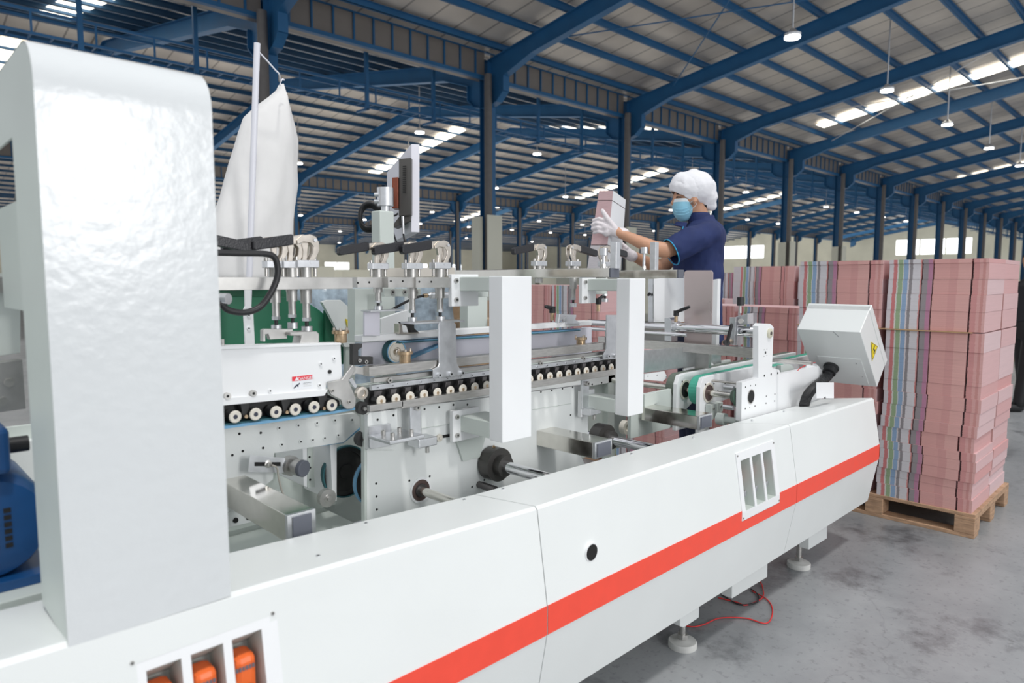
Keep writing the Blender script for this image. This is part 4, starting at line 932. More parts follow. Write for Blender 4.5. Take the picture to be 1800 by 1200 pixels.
carrier(1.715, GBELT, 0, 'nearer white belt carrier with bright green belt'); carrier(1.845, GBELT2, 0, 'farther white belt carrier with worn grey-green belt')
shaft_t('drive_shaft', SHX, .892, 1.55, 2.30, .0155, TUBE)
lathe('shaft_flange', (SHX, 1.555, .892), (0, 1, 0), [(0, .05), (.006, .05), (.02, .035), (.03, .03), (.032, .016)], mat('dark_green_flange', (.07, .12, .09), .5), t); 
for dz in (.045, -.05): cyl('flange_bolt', (SHX-.04, 1.56, .892+dz), (SHX-.04, 1.61, .892+dz), .011, ALU, t, n=10)
# bars under the hopper
rail('feed_plate', 1133, 620, 636, 1180, 2.02, .02, ALU, t); plate('feed_gusset', [(1168, 617), (1175, 616), (1184, 628), (1182, 633), (1168, 636)], 2.0, .02, ALU, t); bolts([(1175, 625)], 2.0, t, .007); bolts([(1183, 625), (1191, 624)], 2.02, t, .006)
plate('feed_blade', [(1133, 638), (1170, 634), (1178, 648), (1133, 655)], 1.98, .004, STEEL2, t)
plate('feed_blade', [(1133, 616), (1266, 604), (1268, 638), (1133, 655)], 1.93, .01, ALU, t)
plate('bolt_plate', [(1202, 648), (1252, 637), (1259, 647), (1256, 650), (1203, 656)], 1.93, .008, WHITE2, t, holes=[(1207, 651), (1215, 650), (1229, 647.5), (1242, 645), (1255, 643.5)], hr=.003)
plate('bolt_plate', [(1133, 657), (1168, 652), (1173, 663), (1165, 670), (1133, 667)], 1.93, .008, WHITE2, t, holes=[(1139, 661), (1155, 659), (1171, 662)], hr=.003)
plate('end_cap_plate', [(1252, 637), (1284, 632), (1287, 640), (1287, 646), (1260, 650)], 1.97, .02, GREY, t)
plate('side_box', [(1373, 642), (1390, 640), (1396, 646), (1396, 655), (1373, 657)], 1.60, .03, GREY, t); a = at(1360, 643, 'Y', 1.62); box('green_belt_end', a.x, a.x+.12, 1.62, 1.66, a.z-.004, a.z, GBELT, t)
plate('bearing_housing', [(1133, 693), (1155, 690), (1160, 705), (1133, 720)], 1.86, .03, GREY, t); plate('bearing_housing', [(1250, 712), (1271, 706), (1271, 722), (1250, 740)], 1.68, .03, GREY, t); bolts([(1254, 718), (1267, 714)], 1.68, t, .006)
p = at(1262, 735, 'Y', 1.66); lathe('lower_collar', p, (0, -1, 0), [(0, .03), (.04, .03), (.041, .016), (.1, .016)], GREY, t)
p = at(1095, 750, 'Y', 2.05); lathe('cream_idler', p, (0, -1, 0), [(0, .035), (.03, .035), (.03, .018), (.02, .017), (.02, .001)], CREAM, t); p = at(1125, 750, 'Y', 2.0); lathe('cream_idler', p, (0, -1, 0), [(0, .03), (.03, .03), (.03, .015), (.02, .014), (.02, .001)], CREAM, t)
box('belt_support', 2.6, 2.97, 1.88, 1.90, .70, .90, GREY, t); box('feeder_leg', 3.1, 3.16, 1.56, 1.62, .30, .80, GREY, t); box('feeder_leg', 3.12, 3.17, 2.40, 2.45, 0, 1.2, GREY, t)
# ------------------------------------------------------------------ hopper
t = thing('feed_hopper', 'upright sheet metal hopper with pinkish face in front of the worker', 'hopper', (3.24, 1.9, .84))
platex('hopper_face_and_reflection', [(1203, 478), (1207, 475), (1250, 475), (1253, 479), (1250, 604), (1203, 608)], 3.22, .006, MIRR, t)  # lower strip of the sheet paints in the hopper's pinkish reflection
platex('hopper_edge', [(1250, 492), (1262, 490), (1259, 606), (1249, 608)], 3.225, .03, WHITE2, t)
plate('hopper_back', [(1150, 490), (1206, 484), (1206, 566), (1150, 566)], 2.14, .006, WHITE2, t)
platex('hopper_rail', [(1139, 490), (1148, 490), (1148, 566), (1139, 566)], 3.25, .02, ALU, t); platex('hopper_rail', [(1149, 490), (1155, 490), (1155, 566), (1149, 566)], 3.245, .02, ALU, t); platex('rail_slot', [(1147.6, 500), (1148.8, 500), (1148.8, 560), (1147.6, 560)], 3.2445, .01, DARK, t)
box('hopper_leg', 3.24, 3.27, 1.85, 2.0, .84, 1.3, STEEL2, t)
bx_ = at(1140, 518, 'X', 3.24); cyl('hopper_knob', bx_, bx_+Vector((-.02, -.02, .006)), .008, BLACK, t)
# posts with thumb screws on the chrome bar
for x, X, lab in ((1148, 2.48, 'tall aluminium post with thumb screw under the near forearm'), (1079, 2.03, 'aluminium post with thumb screw under the gloved hand')):
    b0 = at(x, 473, 'X', X); tp = at(x, 425, 'X', X)
    q = thing('guide_post', lab, 'guide post', (X, b0.y, b0.z), 'aluminium guide posts')
    box('post_plate', X-.006, X+.02, b0.y-.014, b0.y+.014, 1.487, tp.z, ALU, q, .002); c = b0+Vector((-.01, .04, 0))
    cyl('thumb_screw', (c.x, c.y, 1.487), (c.x, c.y, tp.z-.045), .006, ALU, q); cyl('screw_head', (c.x, c.y, tp.z-.048), (c.x, c.y, tp.z-.022), .016, ALU, q); cyl('screw_nut', (c.x, c.y, 1.492), (c.x, c.y, 1.505), .009, STEEL, q, n=6)
# ------------------------------------------------------------------ tilted terminal box with hose
t = thing('terminal_box', 'tilted pale grey electrical box with warning sign and corrugated hose', 'electrical box', (3.99, 1.45, .84))
V0, Vb, Vd, Vc = [at(x, y, 'Y', 1.30) for x, y in ((1512, 584), (1531, 538), (1558, 635), (1542, 680))]
dep = .335
bm = bmesh.new(); ub = (Vb-V0)
add_prism(bm, [V0, Vb, Vd, Vc], (0, dep, 0)); obj('box_body', bm, WHITE, t, bevel=.003)
lid = (Vb-V0).normalized()*.004
add = bmesh.new(); k1 = V0+(Vb-V0)*.82; k2 = Vc+(Vd-Vc)*.82; n_ = (Vb-V0).normalized()*.012
add_prism(add, [Vector(p)+Vector((0, -.003, 0)) for p in (k1, Vb+n_, Vd+n_, k2)], (0, dep+.006, 0)); obj('box_lid', add, WHITE, t, bevel=.003)
along = (Vc-V0).normalized(); nrm = (V0-Vb).normalized()
def onface(s_, y, off=.0): return V0+along*s_+Vector((0, y, 0))+nrm*off
bm = bmesh.new(); add_prism(bm, [onface(.215, .04), onface(.215, .275), onface(.44, .275), onface(.44, .04)], nrm*.004); obj('cable_plate', bm, WHITE, t, bevel=.001)
for a_, b_ in ((.25, .07), (.36, .06)): bolt(onface(a_, b_, .004), t, .0035, .002, ALU, nrm)
bm = bmesh.new(); add_prism(bm, [onface(.005, .14, .0006), onface(.045, .12, .0006), onface(.045, .1175, .0006), onface(.005, .1375, .0006)], nrm*-.0004); obj('scratch_mark', bm, INK, t)
wp = [(1534, 602), (1541, 602), (1545, 611.5)]
tri = [at(x, y, 'Y', 1.2965) for x, y in ((1531.5, 600.5), (1543, 608.5), (1533.5, 634))]
bm = bmesh.new(); add_prism(bm, tri, (0, -.0008, 0)); obj('warning_sign', bm, YELLOW, t)
def tri_border(tri, parent, dy, wdt=.0032, m=INK):
    c = (tri[0]+tri[1]+tri[2])/3; bm = bmesh.new()
    for i in range(3):
        a, b = tri[i], tri[(i+1) % 3]; a1, b1 = a+(c-a)*.08, b+(c-b)*.08; a2, b2 = a+(c-a)*.17, b+(c-b)*.17
        add_prism(bm, [a1+Vector((0, dy, 0)), b1+Vector((0, dy, 0)), b2+Vector((0, dy, 0)), a2+Vector((0, dy, 0))], (0, -.0004, 0))
    o1 = obj('sign_border', bm, m, parent)
    up = (tri[0]+tri[1])/2-tri[2]; e1 = (tri[1]-tri[0]); z_ = [c+up*.22-e1*.05, c-up*.05-e1*.10, c+up*.03+e1*.10, c-up*.22+e1*.02]
    bm = bmesh.new(); add_tube(bm, [p+Vector((0, dy-.0003, 0)) for p in z_], (e1.length)*.035, 6); obj('sign_bolt_symbol', bm, m, parent)
tri_border(tri, t, -.0009)
hp = onface(.30, .215, .004)
lathe('hose_fitting', hp, nrm, [(0, .042), (.012, .042), (.016, .036), (.035, .034), (.037, .036), (.047, .036), (.049, .028)], BLACK, t)
path = catmull([hp+nrm*.045, hp+nrm*.07+Vector((-.008, 0, -.006)), at(1431, 681, 'Y', 1.475), at(1419, 696, 'Y', 1.46), at(1413, 714, 'Y', 1.45)], 16)
bm = bmesh.new(); add_tube(bm, path, .022, 16, rf=lambda i: .026 if i % 2 else .022); obj('corrugated_hose', bm, BLACK, t)
prism('box_stand', [at(x, y, 'Y', 1.36) for x, y in ((1436, 672), (1466, 672), (1466, 700), (1453, 700), (1451, 696), (1448, 700), (1436, 700))], (0, .004, 0), WHITE2, t)
plate('stand_gusset', [(1418, 636), (1436, 640), (1460, 668), (1440, 712), (1417, 708)], 1.55, .006, WHITE2, t)
tube('red_wire', [at(x, y, 'Y', 1.47) for x, y in ((1433, 637), (1420, 640), (1408, 646), (1402, 651))], .002, MATS['red_wire'], t)
# ------------------------------------------------------------------ pallets of printed carton bundles
def pallet(x0, y0, lx, ly, label):
    t = thing('wooden_pallet', label, 'pallet', (x0, y0, 0), 'wooden pallets under the carton stacks')
    for k in range(6):
        w_ = lx/6; box('deck_board', k*w_+.004, (k+1)*w_-.004, 0, ly, .118, .138, WOOD, t, .002, False)
    for j in range(3):
        y = j*(ly-.1)/2
        for k in range(3): x = k*(lx-.12)/2; box('pallet_block', x, x+.12, y, y+.1, .022, .100, WOOD, t, .003, False)
        box('stringer_board', 0, lx, y, y+.1, .100, .118, WOOD, t, .002, False)
    for k in range(3): x = k*(lx-.1)/2; box('bottom_board', x, x+.1, 0, ly, 0, .022, WOOD, t, .002, False)
    return t
BM = {}
def bundle(x, y, z, lx, ly, h, mir, lab, grp, stripes=True):
    """one bound bundle: carton edges with die-cut grooves"""
    key = (round(lx, 3), round(ly, 3), mir)
    if key not in BM:
        bm = bmesh.new(); hx, hy = lx/2, ly/2
        cuts = [.352, .466, .845]; n = [(-hx, hy)]
        for c in cuts:
            yy = hy-ly*c; n += [(-hx, yy+.003), (-hx+.035, yy+.002), (-hx+.035, yy-.002), (-hx, yy-.003)]
        n += [(-hx, -hy), (hx, -hy), (hx, hy)]
        add_prism(bm, [(a, b*.999, 0) for a, b in n], (0, 0, 1)); bmesh.ops.recalc_face_normals(bm, faces=bm.faces)
        me = bpy.data.meshes.new('carton_bundle'); bm.to_mesh(me); bm.free(); me.materials.append(BUND); BM[key] = me
    o = bpy.data.objects.new('carton_bundle', BM[key]); COL.objects.link(o)
    o.location = (x+random.uniform(-.004, .004), y+random.uniform(-.004, .004), z); o.scale = (1, 1, h-.0008)
    tag(o, lab, 'carton bundle', grp); return o
def stack(x0, ys, lx, nx, z0, zt, hs, name, lyb=.495, sheets=()):
    cols = ['right-hand', 'left-hand', 'third', 'fourth', 'fifth']; rows = ['front', 'back', 'rear']
    for j, y in enumerate(ys):
        for i in range(nx):
            z = z0; k = 0; kk = 0; dx = 0
            while z < zt-.02 and kk < 40:
                h = hs[kk % len(hs)]; h = min(h, zt-z)
                for s_ in sheets:
                    if z < s_ < z+h-.002: h = s_-z
                if any(abs(z-s_) < 1e-6 for s_ in sheets): z += .006; h -= .006
                sh = (.0 if z > .75 else (.75-z)*.015)+.008*math.sin(kk*1.3+j)*(z < .8)
                lvl = ORD[kk] if kk < 15 else ['topmost but four', 'topmost but three', 'topmost but two', 'topmost but one', 'topmost', 'capping'][kk-15]
                bundle(x0+lx*(i+.5)+.01*i, y+lyb/2+sh, z, lx-.01, lyb, h, 0, 'striped pink carton bundle, %s up, %s %s column, %s' % (lvl, rows[i], cols[j], name), 'carton bundles of '+name)
                z += h; kk += 1
pallet(4.43, .86, .88, 1.05, 'wooden pallet under the big carton stack, standing by the guard end')
HS = [.075, .052, .045, .062, .058, .05, .085, .066, .075, .078, .07, .19, .112, .118, .095, .085, .09, .08, .07, .12]
stack(4.44, [.875, 1.402], .42, 2, .138, 1.562, HS, 'near pallet', .495, (1.150,))
tag(box('kraft_sheet', 4.425, 5.30, .93, 1.90, 1.1502, 1.1552, KRAFT, bevel=0), 'brown kraft board sheet laid between layers of the near pallet stack', 'board sheet')
pallet(6.2, 2.05, .9, 1.25, 'wooden pallet farther back behind the chrome tube')
stack(6.2, [2.06, 2.70], .43, 2, .138, 1.57, [.16, .14, .18, .15, .17, .13, .2], 'second pallet', .60)
pallet(5.3, 2.25, .50, 1.15, 'wooden pallet under the lower carton stack behind the feeder')
stack(5.3, [2.27, 2.80], .44, 1, .138, 1.225, [.21, .19, .23, .2], 'low pallet', .50)
pallet(8.2, 4.05, .9, 1.2, 'wooden pallet farthest back behind the worker')
stack(8.2, [4.06, 4.66], .43, 1, .138, 1.53, [.3, .34, .28], 'farthest pallet', .58)
stack(8.2-.5, [4.2], .43, 1, 0, 1.20, [.3, .34, .28], 'short farthest column', .55)
pallet(4.2, 3.35, .5, 1.1, 'wooden pallet behind the machine between the bracket frames')
stack(4.2, [3.36, 3.88], .44, 1, .138, 1.40, [.22, .2, .21], 'pallet behind the machine', .50)
pallet(4.05, 2.62, .46, .55, 'wooden pallet seen low beneath the feeder rollers'); stack(4.05, [2.63], .44, 1, .138, .95, [.2, .19], 'low pile beneath feeder', .50)
# ------------------------------------------------------------------ goods far behind the machine
def goods(x, y, D, w_, d_, z0, z1, m, name, label, cat, grp=None, yaw=0.):
    """box standing at image column x, seen at depth D"""
    c = atD(x, 490, D); t = box(name, -w_/2, w_/2, -d_/2, d_/2, 0, z1-z0, m, None, .012); t.location = (c.x, c.y, z0); t.rotation_euler.z = yaw; tag(t, label, cat, grp); return t
for x, D, w_, z1, lab in ((583, 7.2, .75, 1.40, 'blue goods wrapped in shiny plastic film behind the green drum'), (712, 7.6, .48, 1.42, 'tall plastic-wrapped pale blue goods left of the first bracket frame'), (748, 8.7, .50, 1.38, 'plastic-wrapped pale blue goods beside the taller wrapped pile')):
    t = thing('wrapped_pallet_goods', lab, 'wrapped goods', atD(x, 490, D)-Vector((0, 0, EYE)), 'film-wrapped blue goods'); c = t.location
    box('goods_base', -w_/2, w_/2, -w_/2, w_/2, 0, .14, WOOD, t, .002, False)
    bm = bmesh.new(); n = 24
    rings = []
    for k in range(9):
        z = .14+(z1-.14)*k/8; f = 1-.03*math.sin(k*2.3)-(.06 if k == 8 else 0)
        pts = []
        for i in range(n):
            a = 2*math.pi*i/n; q = max(abs(math.cos(a)), abs(math.sin(a))); r = w_/2/q*f*(1+.012*math.sin(i*3+k)); pts.append(Vector((r*math.cos(a), r*math.sin(a), z)))
        rings.append(pts)
    add_rings(bm, rings); obj('wrapped_load', bm, CLEARW, t, 'all', world=False)
BX = mat('carton_brown', (.42, .25, .13), .8, var=.25, vs_=6); BX2 = mat('carton_tan', (.52, .36, .22), .8, var=.2, vs_=6)
tb = thing('packing_table', 'long wooden packing table with cartons in the middle distance', 'table', atD(850, 490, 12)-Vector((0, 0, EYE)))
tb.rotation_euler.z = YAW-math.pi/2
box('tabletop', -1.6, 1.9, -.45, .45, 1.0, 1.05, mat('table_wood', (.62, .42, .24), .6), tb, .004, False)
for a in (-1.5, 1.8):
    for b in (-.38, .38): box('table_leg', a-.04, a+.04, b-.04, b+.04, 0, 1.0, GREY, tb, 0, False)
random.seed(3)
labs = ['brown carton lowest at left of the packing table', 'tan carton beside the wrapped goods', 'brown open carton under the packing table', 'small brown carton between bracket frame and goods', 'tan carton near the grey frame leg', 'brown carton right of the grey frame leg', 'tan carton half hidden by the bracket frame', 'brown carton near the first clamp handle pointing left', 'tan carton stacked behind the conveyor', 'brown carton glimpsed behind the second bracket frame']
for i, (x, D, w_, z0, z1) in enumerate(((776, 9.4, .42, 0, 1.16), (800, 10.1, .42, 0, 1.05), (812, 10.9, .46, 0, 1.22), (790, 13.4, .5, 0, 1.28), (838, 8.8, .42, 0, .95), (868, 9.5, .42, 0, 1.15), (885, 10.4, .46, 0, 1.0), (940, 8.9, .5, 0, 1.15), (958, 9.9, .46, 0, 1.2), (1035, 8.4, .5, 0, .9))):
    goods(x, 0, D, w_, w_*.8, z0, z1, BX if i % 2 else BX2, 'cardboard_carton', labs[i], 'carton', 'cartons in the middle distance', random.uniform(-.3, .3))
for x, y, D, z, lab in ((1788, 0, 13.5, 1.12, 'wooden bench carrying cartons at the right edge'),):
    t = thing('work_bench', lab, 'bench', atD(x, 490, D)-Vector((0, 0, EYE))); box('bench_top', -.8, 1.2, -.5, .5, 1.08, 1.14, MATS['table_wood'], t, .004, False)
    for a in (-.7, 1.1): box('bench_leg', a-.04, a+.04, -.4, .4, 0, 1.08, GREY, t, 0, False)
    goods(1794, 0, 13.4, .3, .3, 1.141, 1.42, WALL, 'white_box', 'small white box standing on the bench at right edge', 'box'); goods(1790, 0, 12.2, .6, .5, 0, .85, BX2, 'cardboard_carton', 'tan carton in front of the bench at the right edge', 'carton')
for i, (x, D, w_, h) in enumerate(((560, 30, 1.0, 2.0), (640, 34, 3.0, 1.9), (905, 26, 1.2, 1.7), (985, 30, 1.6, 1.9), (1150, 24, 1.2, 1.9), (1330, 30, 2.2, 1.9), (1440, 34, 2.6, 2.1))):
    goods(x, 0, D, w_, 1.0, 0, h, WALL, 'pale_cabinet', ORD[i]+' pale cabinet from the left standing far back in the hall', 'cabinet', 'pale cabinets far back')
# ------------------------------------------------------------------ green wheel housing and sloped guard behind the left carrier
t = thing('wheel_housing', 'green rounded wheel housing behind the left carrier', 'machine housing', (1.0, 2.55, .9))
arc = [(300, 640), (300, 522), (400, 520.5), (505, 522), (521, 526), (543, 533), (562, 545), (580, 562), (592, 579), (600, 597), (604, 620), (604, 640)]
plate('housing_shell', arc, 2.55, .5, GREEN, t, .003)
plate('housing_band', [(300, 506), (505, 506), (508, 524), (300, 524)], 2.60, .42, GREEN, t, .003)
plate('housing_flange', [(572, 545), (604, 600), (604, 640), (572, 640)], 2.53, .02, mat('dark_green_enamel', (.02, .13, .07), .4), t, .002)
t2 = thing('sloped_guard', 'pale sloped guard plate with yellow electric warning triangle behind the wheel housing', 'machine guard', (1.5, 2.7, 1.0))
plate('guard_sheet', [(566, 531), (576, 527), (599, 527), (623, 549), (624, 610), (606, 610), (590, 575), (578, 552)], 2.50, .02, WHITE, t2)
tri = [at(x, y, 'Y', 2.496) for x, y in ((606.5, 560), (621, 564.5), (610.5, 577))]
bm = bmesh.new(); add_prism(bm, tri, (0, -.001, 0)); obj('warning_sign', bm, YELLOW, t2); tri_border(tri, t2, -.0012)
plate('guard_stay', [(608, 600), (624, 600), (624, 900), (608, 900)], 2.505, .02, GREY, t2)
# ------------------------------------------------------------------ white dust bag on its pole
t = thing('bag_pole', 'thin white pole with bent wire hook holding the dust bag', 'pole', at(434, 600, 'Y', 2.36))
a = at(452, 76, 'Y', 2.30); b = at(434.5, 600, 'Y', 2.36); PW = mat('pole_white', (.80, .80, .86), .35)
cyl('pole_tube', b, a, .0105, PW, t)
tube('hook_wire', [at(x, y, 'Y', 2.34) for x, y in ((452, 88), (468, 105), (484, 123), (491, 131))]+[at(493, 145, 'Y', 2.40)], .0028, PW, t)
tube('hook_end', [at(x, y, 'Y', 2.41) for x, y in ((492, 150), (494, 143), (497, 139), (500, 141))], .0025, PW, t)
plate('pole_strap', [(430.5, 508), (440, 508), (441, 538), (445, 542), (448, 600), (447, 640), (433, 640), (431, 600), (428, 545), (431, 538)], 2.335, .008, WHITE2, t); bolts([(437, 554), (437, 577)], 2.335, t, .007, .004, WHITE2)
rows = [(149, 492, 495.5), (158, 488, 499), (172, 474, 503), (192, 450, 509), (212, 430, 514), (240, 420, 519.5), (265, 413, 519), (290, 405, 518), (320, 396, 520), (350, 387, 516), (375, 379, 513), (384, 376, 512), (400, 371, 511), (440, 368, 510), (480, 363, 508), (502, 361, 507)]
bm = bmesh.new(); rings = []; n = 48
for k, (y, l, r_) in enumerate(rows):
    L_, R_ = at(l, y, 'Y', 2.50), at(r_, y, 'Y', 2.50); c = (L_+R_)/2; hw = (R_.x-L_.x)/2*1.0; pts = []
    for i in range(n):
        an = 2*math.pi*i/n; f = 1+.035*math.sin(5*an+k*.35)+.022*math.sin(9*an-k*.5)+.015*math.sin(14*an+k)
        f *= min(1, .6+k*.1) if k < 2 else 1
        pts.append(c+Vector((hw*math.cos(an)*(1 if k < 2 else f**.6), (.035+hw*.45)*math.sin(an)*f, 0)))
    rings.append(pts)
add_rings(bm, rings); o = tag(obj('dust_bag', bm, CLOTH, smooth='all'), 'large white cloth dust bag hanging from the wire hook', 'bag')
# ------------------------------------------------------------------ monitor on its post
c0 = at(673, 371, 'Y', 2.40)
t = thing('control_monitor', 'control monitor seen edge-on with grey backbox, mounted on a square post', 'monitor', (c0.x, c0.y, 1.0))
box('square_post', c0.x-.035, c0.x+.035, c0.y-.03, c0.y+.035, .98, c0.z, GREY, t, .006)
cc = at(677, 345, 'Y', 2.40); lathe('swivel_joint', (cc.x, cc.y, c0.z), (0, 0, 1), [(0, .018), (.02, .018), (.021, .034), (.095, .034), (.097, .02)], ALU, t)
for y in (342, 354): p = at(666, y, 'Y', 2.40); cyl('joint_bolt', p, p-rt*.018, .008, ALU, t)
def dpoly(name, pts, vec, m, bv=.002): return prism(name, [atD(x, y, D) for x, y, D in pts], vec, m, t, bv)
D0 = 2.95
dpoly('joint_arm', [(682, 331, D0), (691, 332, D0), (691, 362, D0), (682, 362, D0)], fh*.05, BROWN); dpoly('joint_block', [(689, 312, D0-.02), (700, 311, D0-.02), (700, 366, D0-.02), (689, 366, D0-.02)], fh*.08, BROWN)
dpoly('screen_shell', [(723, 253, D0), (680, 303, D0+.25), (680, 380, D0+.25), (692, 425, D0+.2), (723, 408, D0)], rt*.034+fh*.01, mat('monitor_white', (.82, .81, .88), .35))
dpoly('backbox', [(701, 279, D0-.01), (723, 277, D0-.03), (723, 378, D0-.03), (701, 380, D0-.01)], fh*.12, MON, .003)
dpoly('backbox_foot', [(690, 396, D0), (702, 380, D0), (722, 379, D0), (722, 388, D0), (692, 400, D0)], fh*.1, MON)
bm = bmesh.new()
for k in range(15):
    y = 292+k*3.3; add_prism(bm, [atD(a_, b_, D0-.0255) for a_, b_ in ((708, y), (714, y-.3), (714, y+.7), (708, y+1))], -fh*.004)
obj('vent_slots', bm, HOLE, t)
cyl('plug', atD(708, 380, D0-.01), atD(709, 411, D0-.01), .006, ALU, t); tube('monitor_cable', [atD(x, y, D0-.01) for x, y in ((709, 411), (711, 425), (708, 433), (712, 440))], .004, BLACK, t)
loop = [atD(900+(x-900), y, 2.9) for x, y in ((668, 368), (655, 358), (642, 359), (634, 370), (634, 388), (642, 399), (654, 399), (660, 390))]
tube('cable_coil', loop, .009, BLACK, t); tube('cable_coil', [p+Vector((.01, .015, -.012)) for p in loop], .008, BLACK, t)
tube('monitor_cable', [atD(x, y, 2.88) for x, y in ((668, 366), (682, 372), (692, 379), (700, 375))], .004, BLACK, t); tube('monitor_cable', [atD(x, y, 2.88) for x, y in ((690, 392), (690, 404), (697, 425), (705, 438))], .004, BLACK, t)
tube('post_cable', [atD(x, y, 2.9) for x, y in ((652, 395), (658, 408), (668, 420))], .008, BLACK, t)
# ------------------------------------------------------------------ people
def P(x, y, D): return atD(x, y, D)
fd = -rt                                                   # the way the worker faces (picture left)
st = box('step_platform', 3.32, 3.95, 1.95, 2.60, 0, .2, STEEL2, None, .01); tag(st, 'low steel step platform the worker stands on behind the hopper', 'platform')
DW = 4.08
wk = thing('person', 'worker in navy short-sleeved workwear, white cap, mask and gloves, lifting a carton pack', 'person', Vector((P(1228, 490, DW).x, P(1228, 490, DW).y, .2)))
def zat(y): return P(1228, y, DW).z
def trk(bm, rows, gx=1.):
    rings = []
    for y, x, hw, dp in rows: rings.append(ring(P(x, y, DW), rt, fh, hw*DW/F*gx, dp, 28))
    add_rings(bm, rings)
HX = Vector((0, 0, 1))
footz = .2
def person_body(bm):
    trk(bm, [(640, 1226, 34, .15), (600, 1226, 38, .17), (560, 1226, 36, .165), (500, 1226, 36, .155), (450, 1226, 38, .17), (420, 1228, 37, .19), (404, 1230, 27, .15), (393, 1232, 18, .08), (384, 1232, 14, .052)])
    chain(bm, [(P(1232, 392, DW), .055), (P(1226, 365, DW), .052)])                       # neck
    add_rc(bm, P(1218, 340, DW), .088, P(1212, 335, DW), .088); add_rc(bm, P(1208, 352, DW), .072, P(1203, 366, DW), .050)
    add_rc(bm, P(1194, 347, DW), .040, P(1196, 366, DW), .040); add_rc(bm, P(1187, 350, DW), .010, P(1181, 357, DW), .013)   # brow, nose
    add_rc(bm, P(1222, 352, DW-.085), .014, P(1221, 360, DW-.082), .010)                                                     # ear
    add_rc(bm, P(1222, 352, DW+.085), .014, P(1221, 360, DW+.082), .010)
    chain(bm, [(P(1236, 416, DW-.17), .045), (P(1170, 440, DW-.24), .046), (P(1150, 436, DW-.23), .043), (P(1094, 412, DW-.15), .029), (P(1078, 404, DW-.14), .030)])
    chain(bm, [(P(1222, 418, DW+.17), .045), (P(1163, 470, DW+.10), .044), (P(1140, 463, DW+.10), .040), (P(1108, 447, DW+.05), .029), (P(1098, 440, DW+.03), .028)])
    hip = P(1226, 630, DW)
    for s_ in (-1, 1):
        h = hip+fh*.09*s_; k = Vector((h.x, h.y, .70))+fd*.02; f = Vector((h.x, h.y, .29))
        chain(bm, [(h, .085), (k, .058), (f, .04)]); add_rc(bm, f-HX*.045, .04, f-HX*.055+fd*.14, .032)
body = fused('body', person_body, SKIN, wk, .011, 3)
def shirt(bm):
    trk(bm, [(600, 1227, 42, .19), (560, 1226, 41, .185), (520, 1226, 41, .175), (480, 1227, 42, .18), (450, 1227, 42, .19), (425, 1229, 42, .21), (408, 1233, 39, .205), (396, 1236, 30, .16), (386, 1236, 19, .075), (378, 1237, 18, .068)])
    chain(bm, [(P(1246, 411, DW-.16), .072), (P(1212, 424, DW-.23), .080), (P(1183, 440, DW-.245), .076)])
    chain(bm, [(P(1228, 412, DW+.17), .07), (P(1190, 448, DW+.14), .072)])
so = fused('work_shirt', shirt, NAVY, wk, .011, 3)
# sleeve end trimmed square, with its cyan piping
cutp = P(1175, 445, DW-.245); dirc = (P(1246, 411, DW-.2)-cutp).normalized()
def trim(o, p, n):
    bm = bmesh.new(); bm.from_mesh(o.data); off = root_of(o).location
    bmesh.ops.bisect_plane(bm, geom=bm.verts[:]+bm.edges[:]+bm.faces[:], plane_co=Vector(p)-off, plane_no=n, clear_outer=True)
    bm.to_mesh(o.data); bm.free()
    for q in o.data.polygons: q.use_smooth = True
trim(so, P(1180, 443, DW-.245), -Vector((dirc.x, dirc.y, dirc.z)).normalized())
_, uu, vv_ = frame_for(dirc); ringp = [P(1180, 443, DW-.245)+uu*.077*math.cos(a)+vv_*.077*math.sin(a) for a in [math.pi*2*i/28 for i in range(29)]]
bm = bmesh.new(); add_tube(bm, ringp, .0032, 8); obj('sleeve_piping', bm, CYAN, wk, 'all')
tube('collar_piping', [P(1201, 398, DW-.08), P(1200, 405, DW-.10), P(1201, 411, DW-.12)], .0025, CYAN, wk)
def collar(bm):
    rings = [ring(P(1233, 396, DW), rt, fh, .072, .085, 24), ring(P(1229, 384, DW), rt, fh, .068, .074, 24), ring(P(1228, 374, DW), rt, fh, .064, .070, 24)]
    add_rings(bm, rings)
fused('collar', collar, NAVY, wk, .009, 1)
prism('collar_point', [P(1190, 389, DW-.05), P(1209, 391, DW-.07), P(1205, 402, DW-.08), P(1196, 398, DW-.07), P(1186, 396, DW-.05)], fh*.03, NAVY, wk, .004)
def trousers(bm):
    hip = P(1226, 628, DW)
    trk(bm, [(580, 1226, 40, .175), (620, 1226, 40, .18), (650, 1226, 34, .165)])
    for s_ in (-1, 1):
        h = hip+fh*.09*s_; chain(bm, [(h, .098), (Vector((h.x, h.y, .70))+fd*.02, .075), (Vector((h.x, h.y, .34)), .065)])
fused('trousers', trousers, mat('dark_trousers', (.012, .018, .05), .8), wk, .015, 2)
for s_ in (-1, 1):
    h = P(1226, 628, DW)+fh*.09*s_; bm = bmesh.new(); add_rc(bm, Vector((h.x, h.y, .247)), .046, Vector((h.x, h.y, .24))+fd*.15, .038); obj('shoe', bm, BLACK, wk, 'all')
def cap(bm):
    add_rc(bm, P(1212, 331, DW), .104, P(1224, 331, DW), .106, 24); add_rc(bm, P(1196, 327, DW), .066, P(1200, 322, DW), .068, 20)
    add_rc(bm, P(1236, 333, DW), .080, P(1243, 346, DW), .062, 20); add_rc(bm, P(1242, 352, DW), .056, P(1250, 361, DW), .034, 16)
    add_rc(bm, P(1216, 306, DW), .03, P(1224, 306, DW), .03, 16)
co = fused('cap', cap, CAPM, wk, .009, 4)
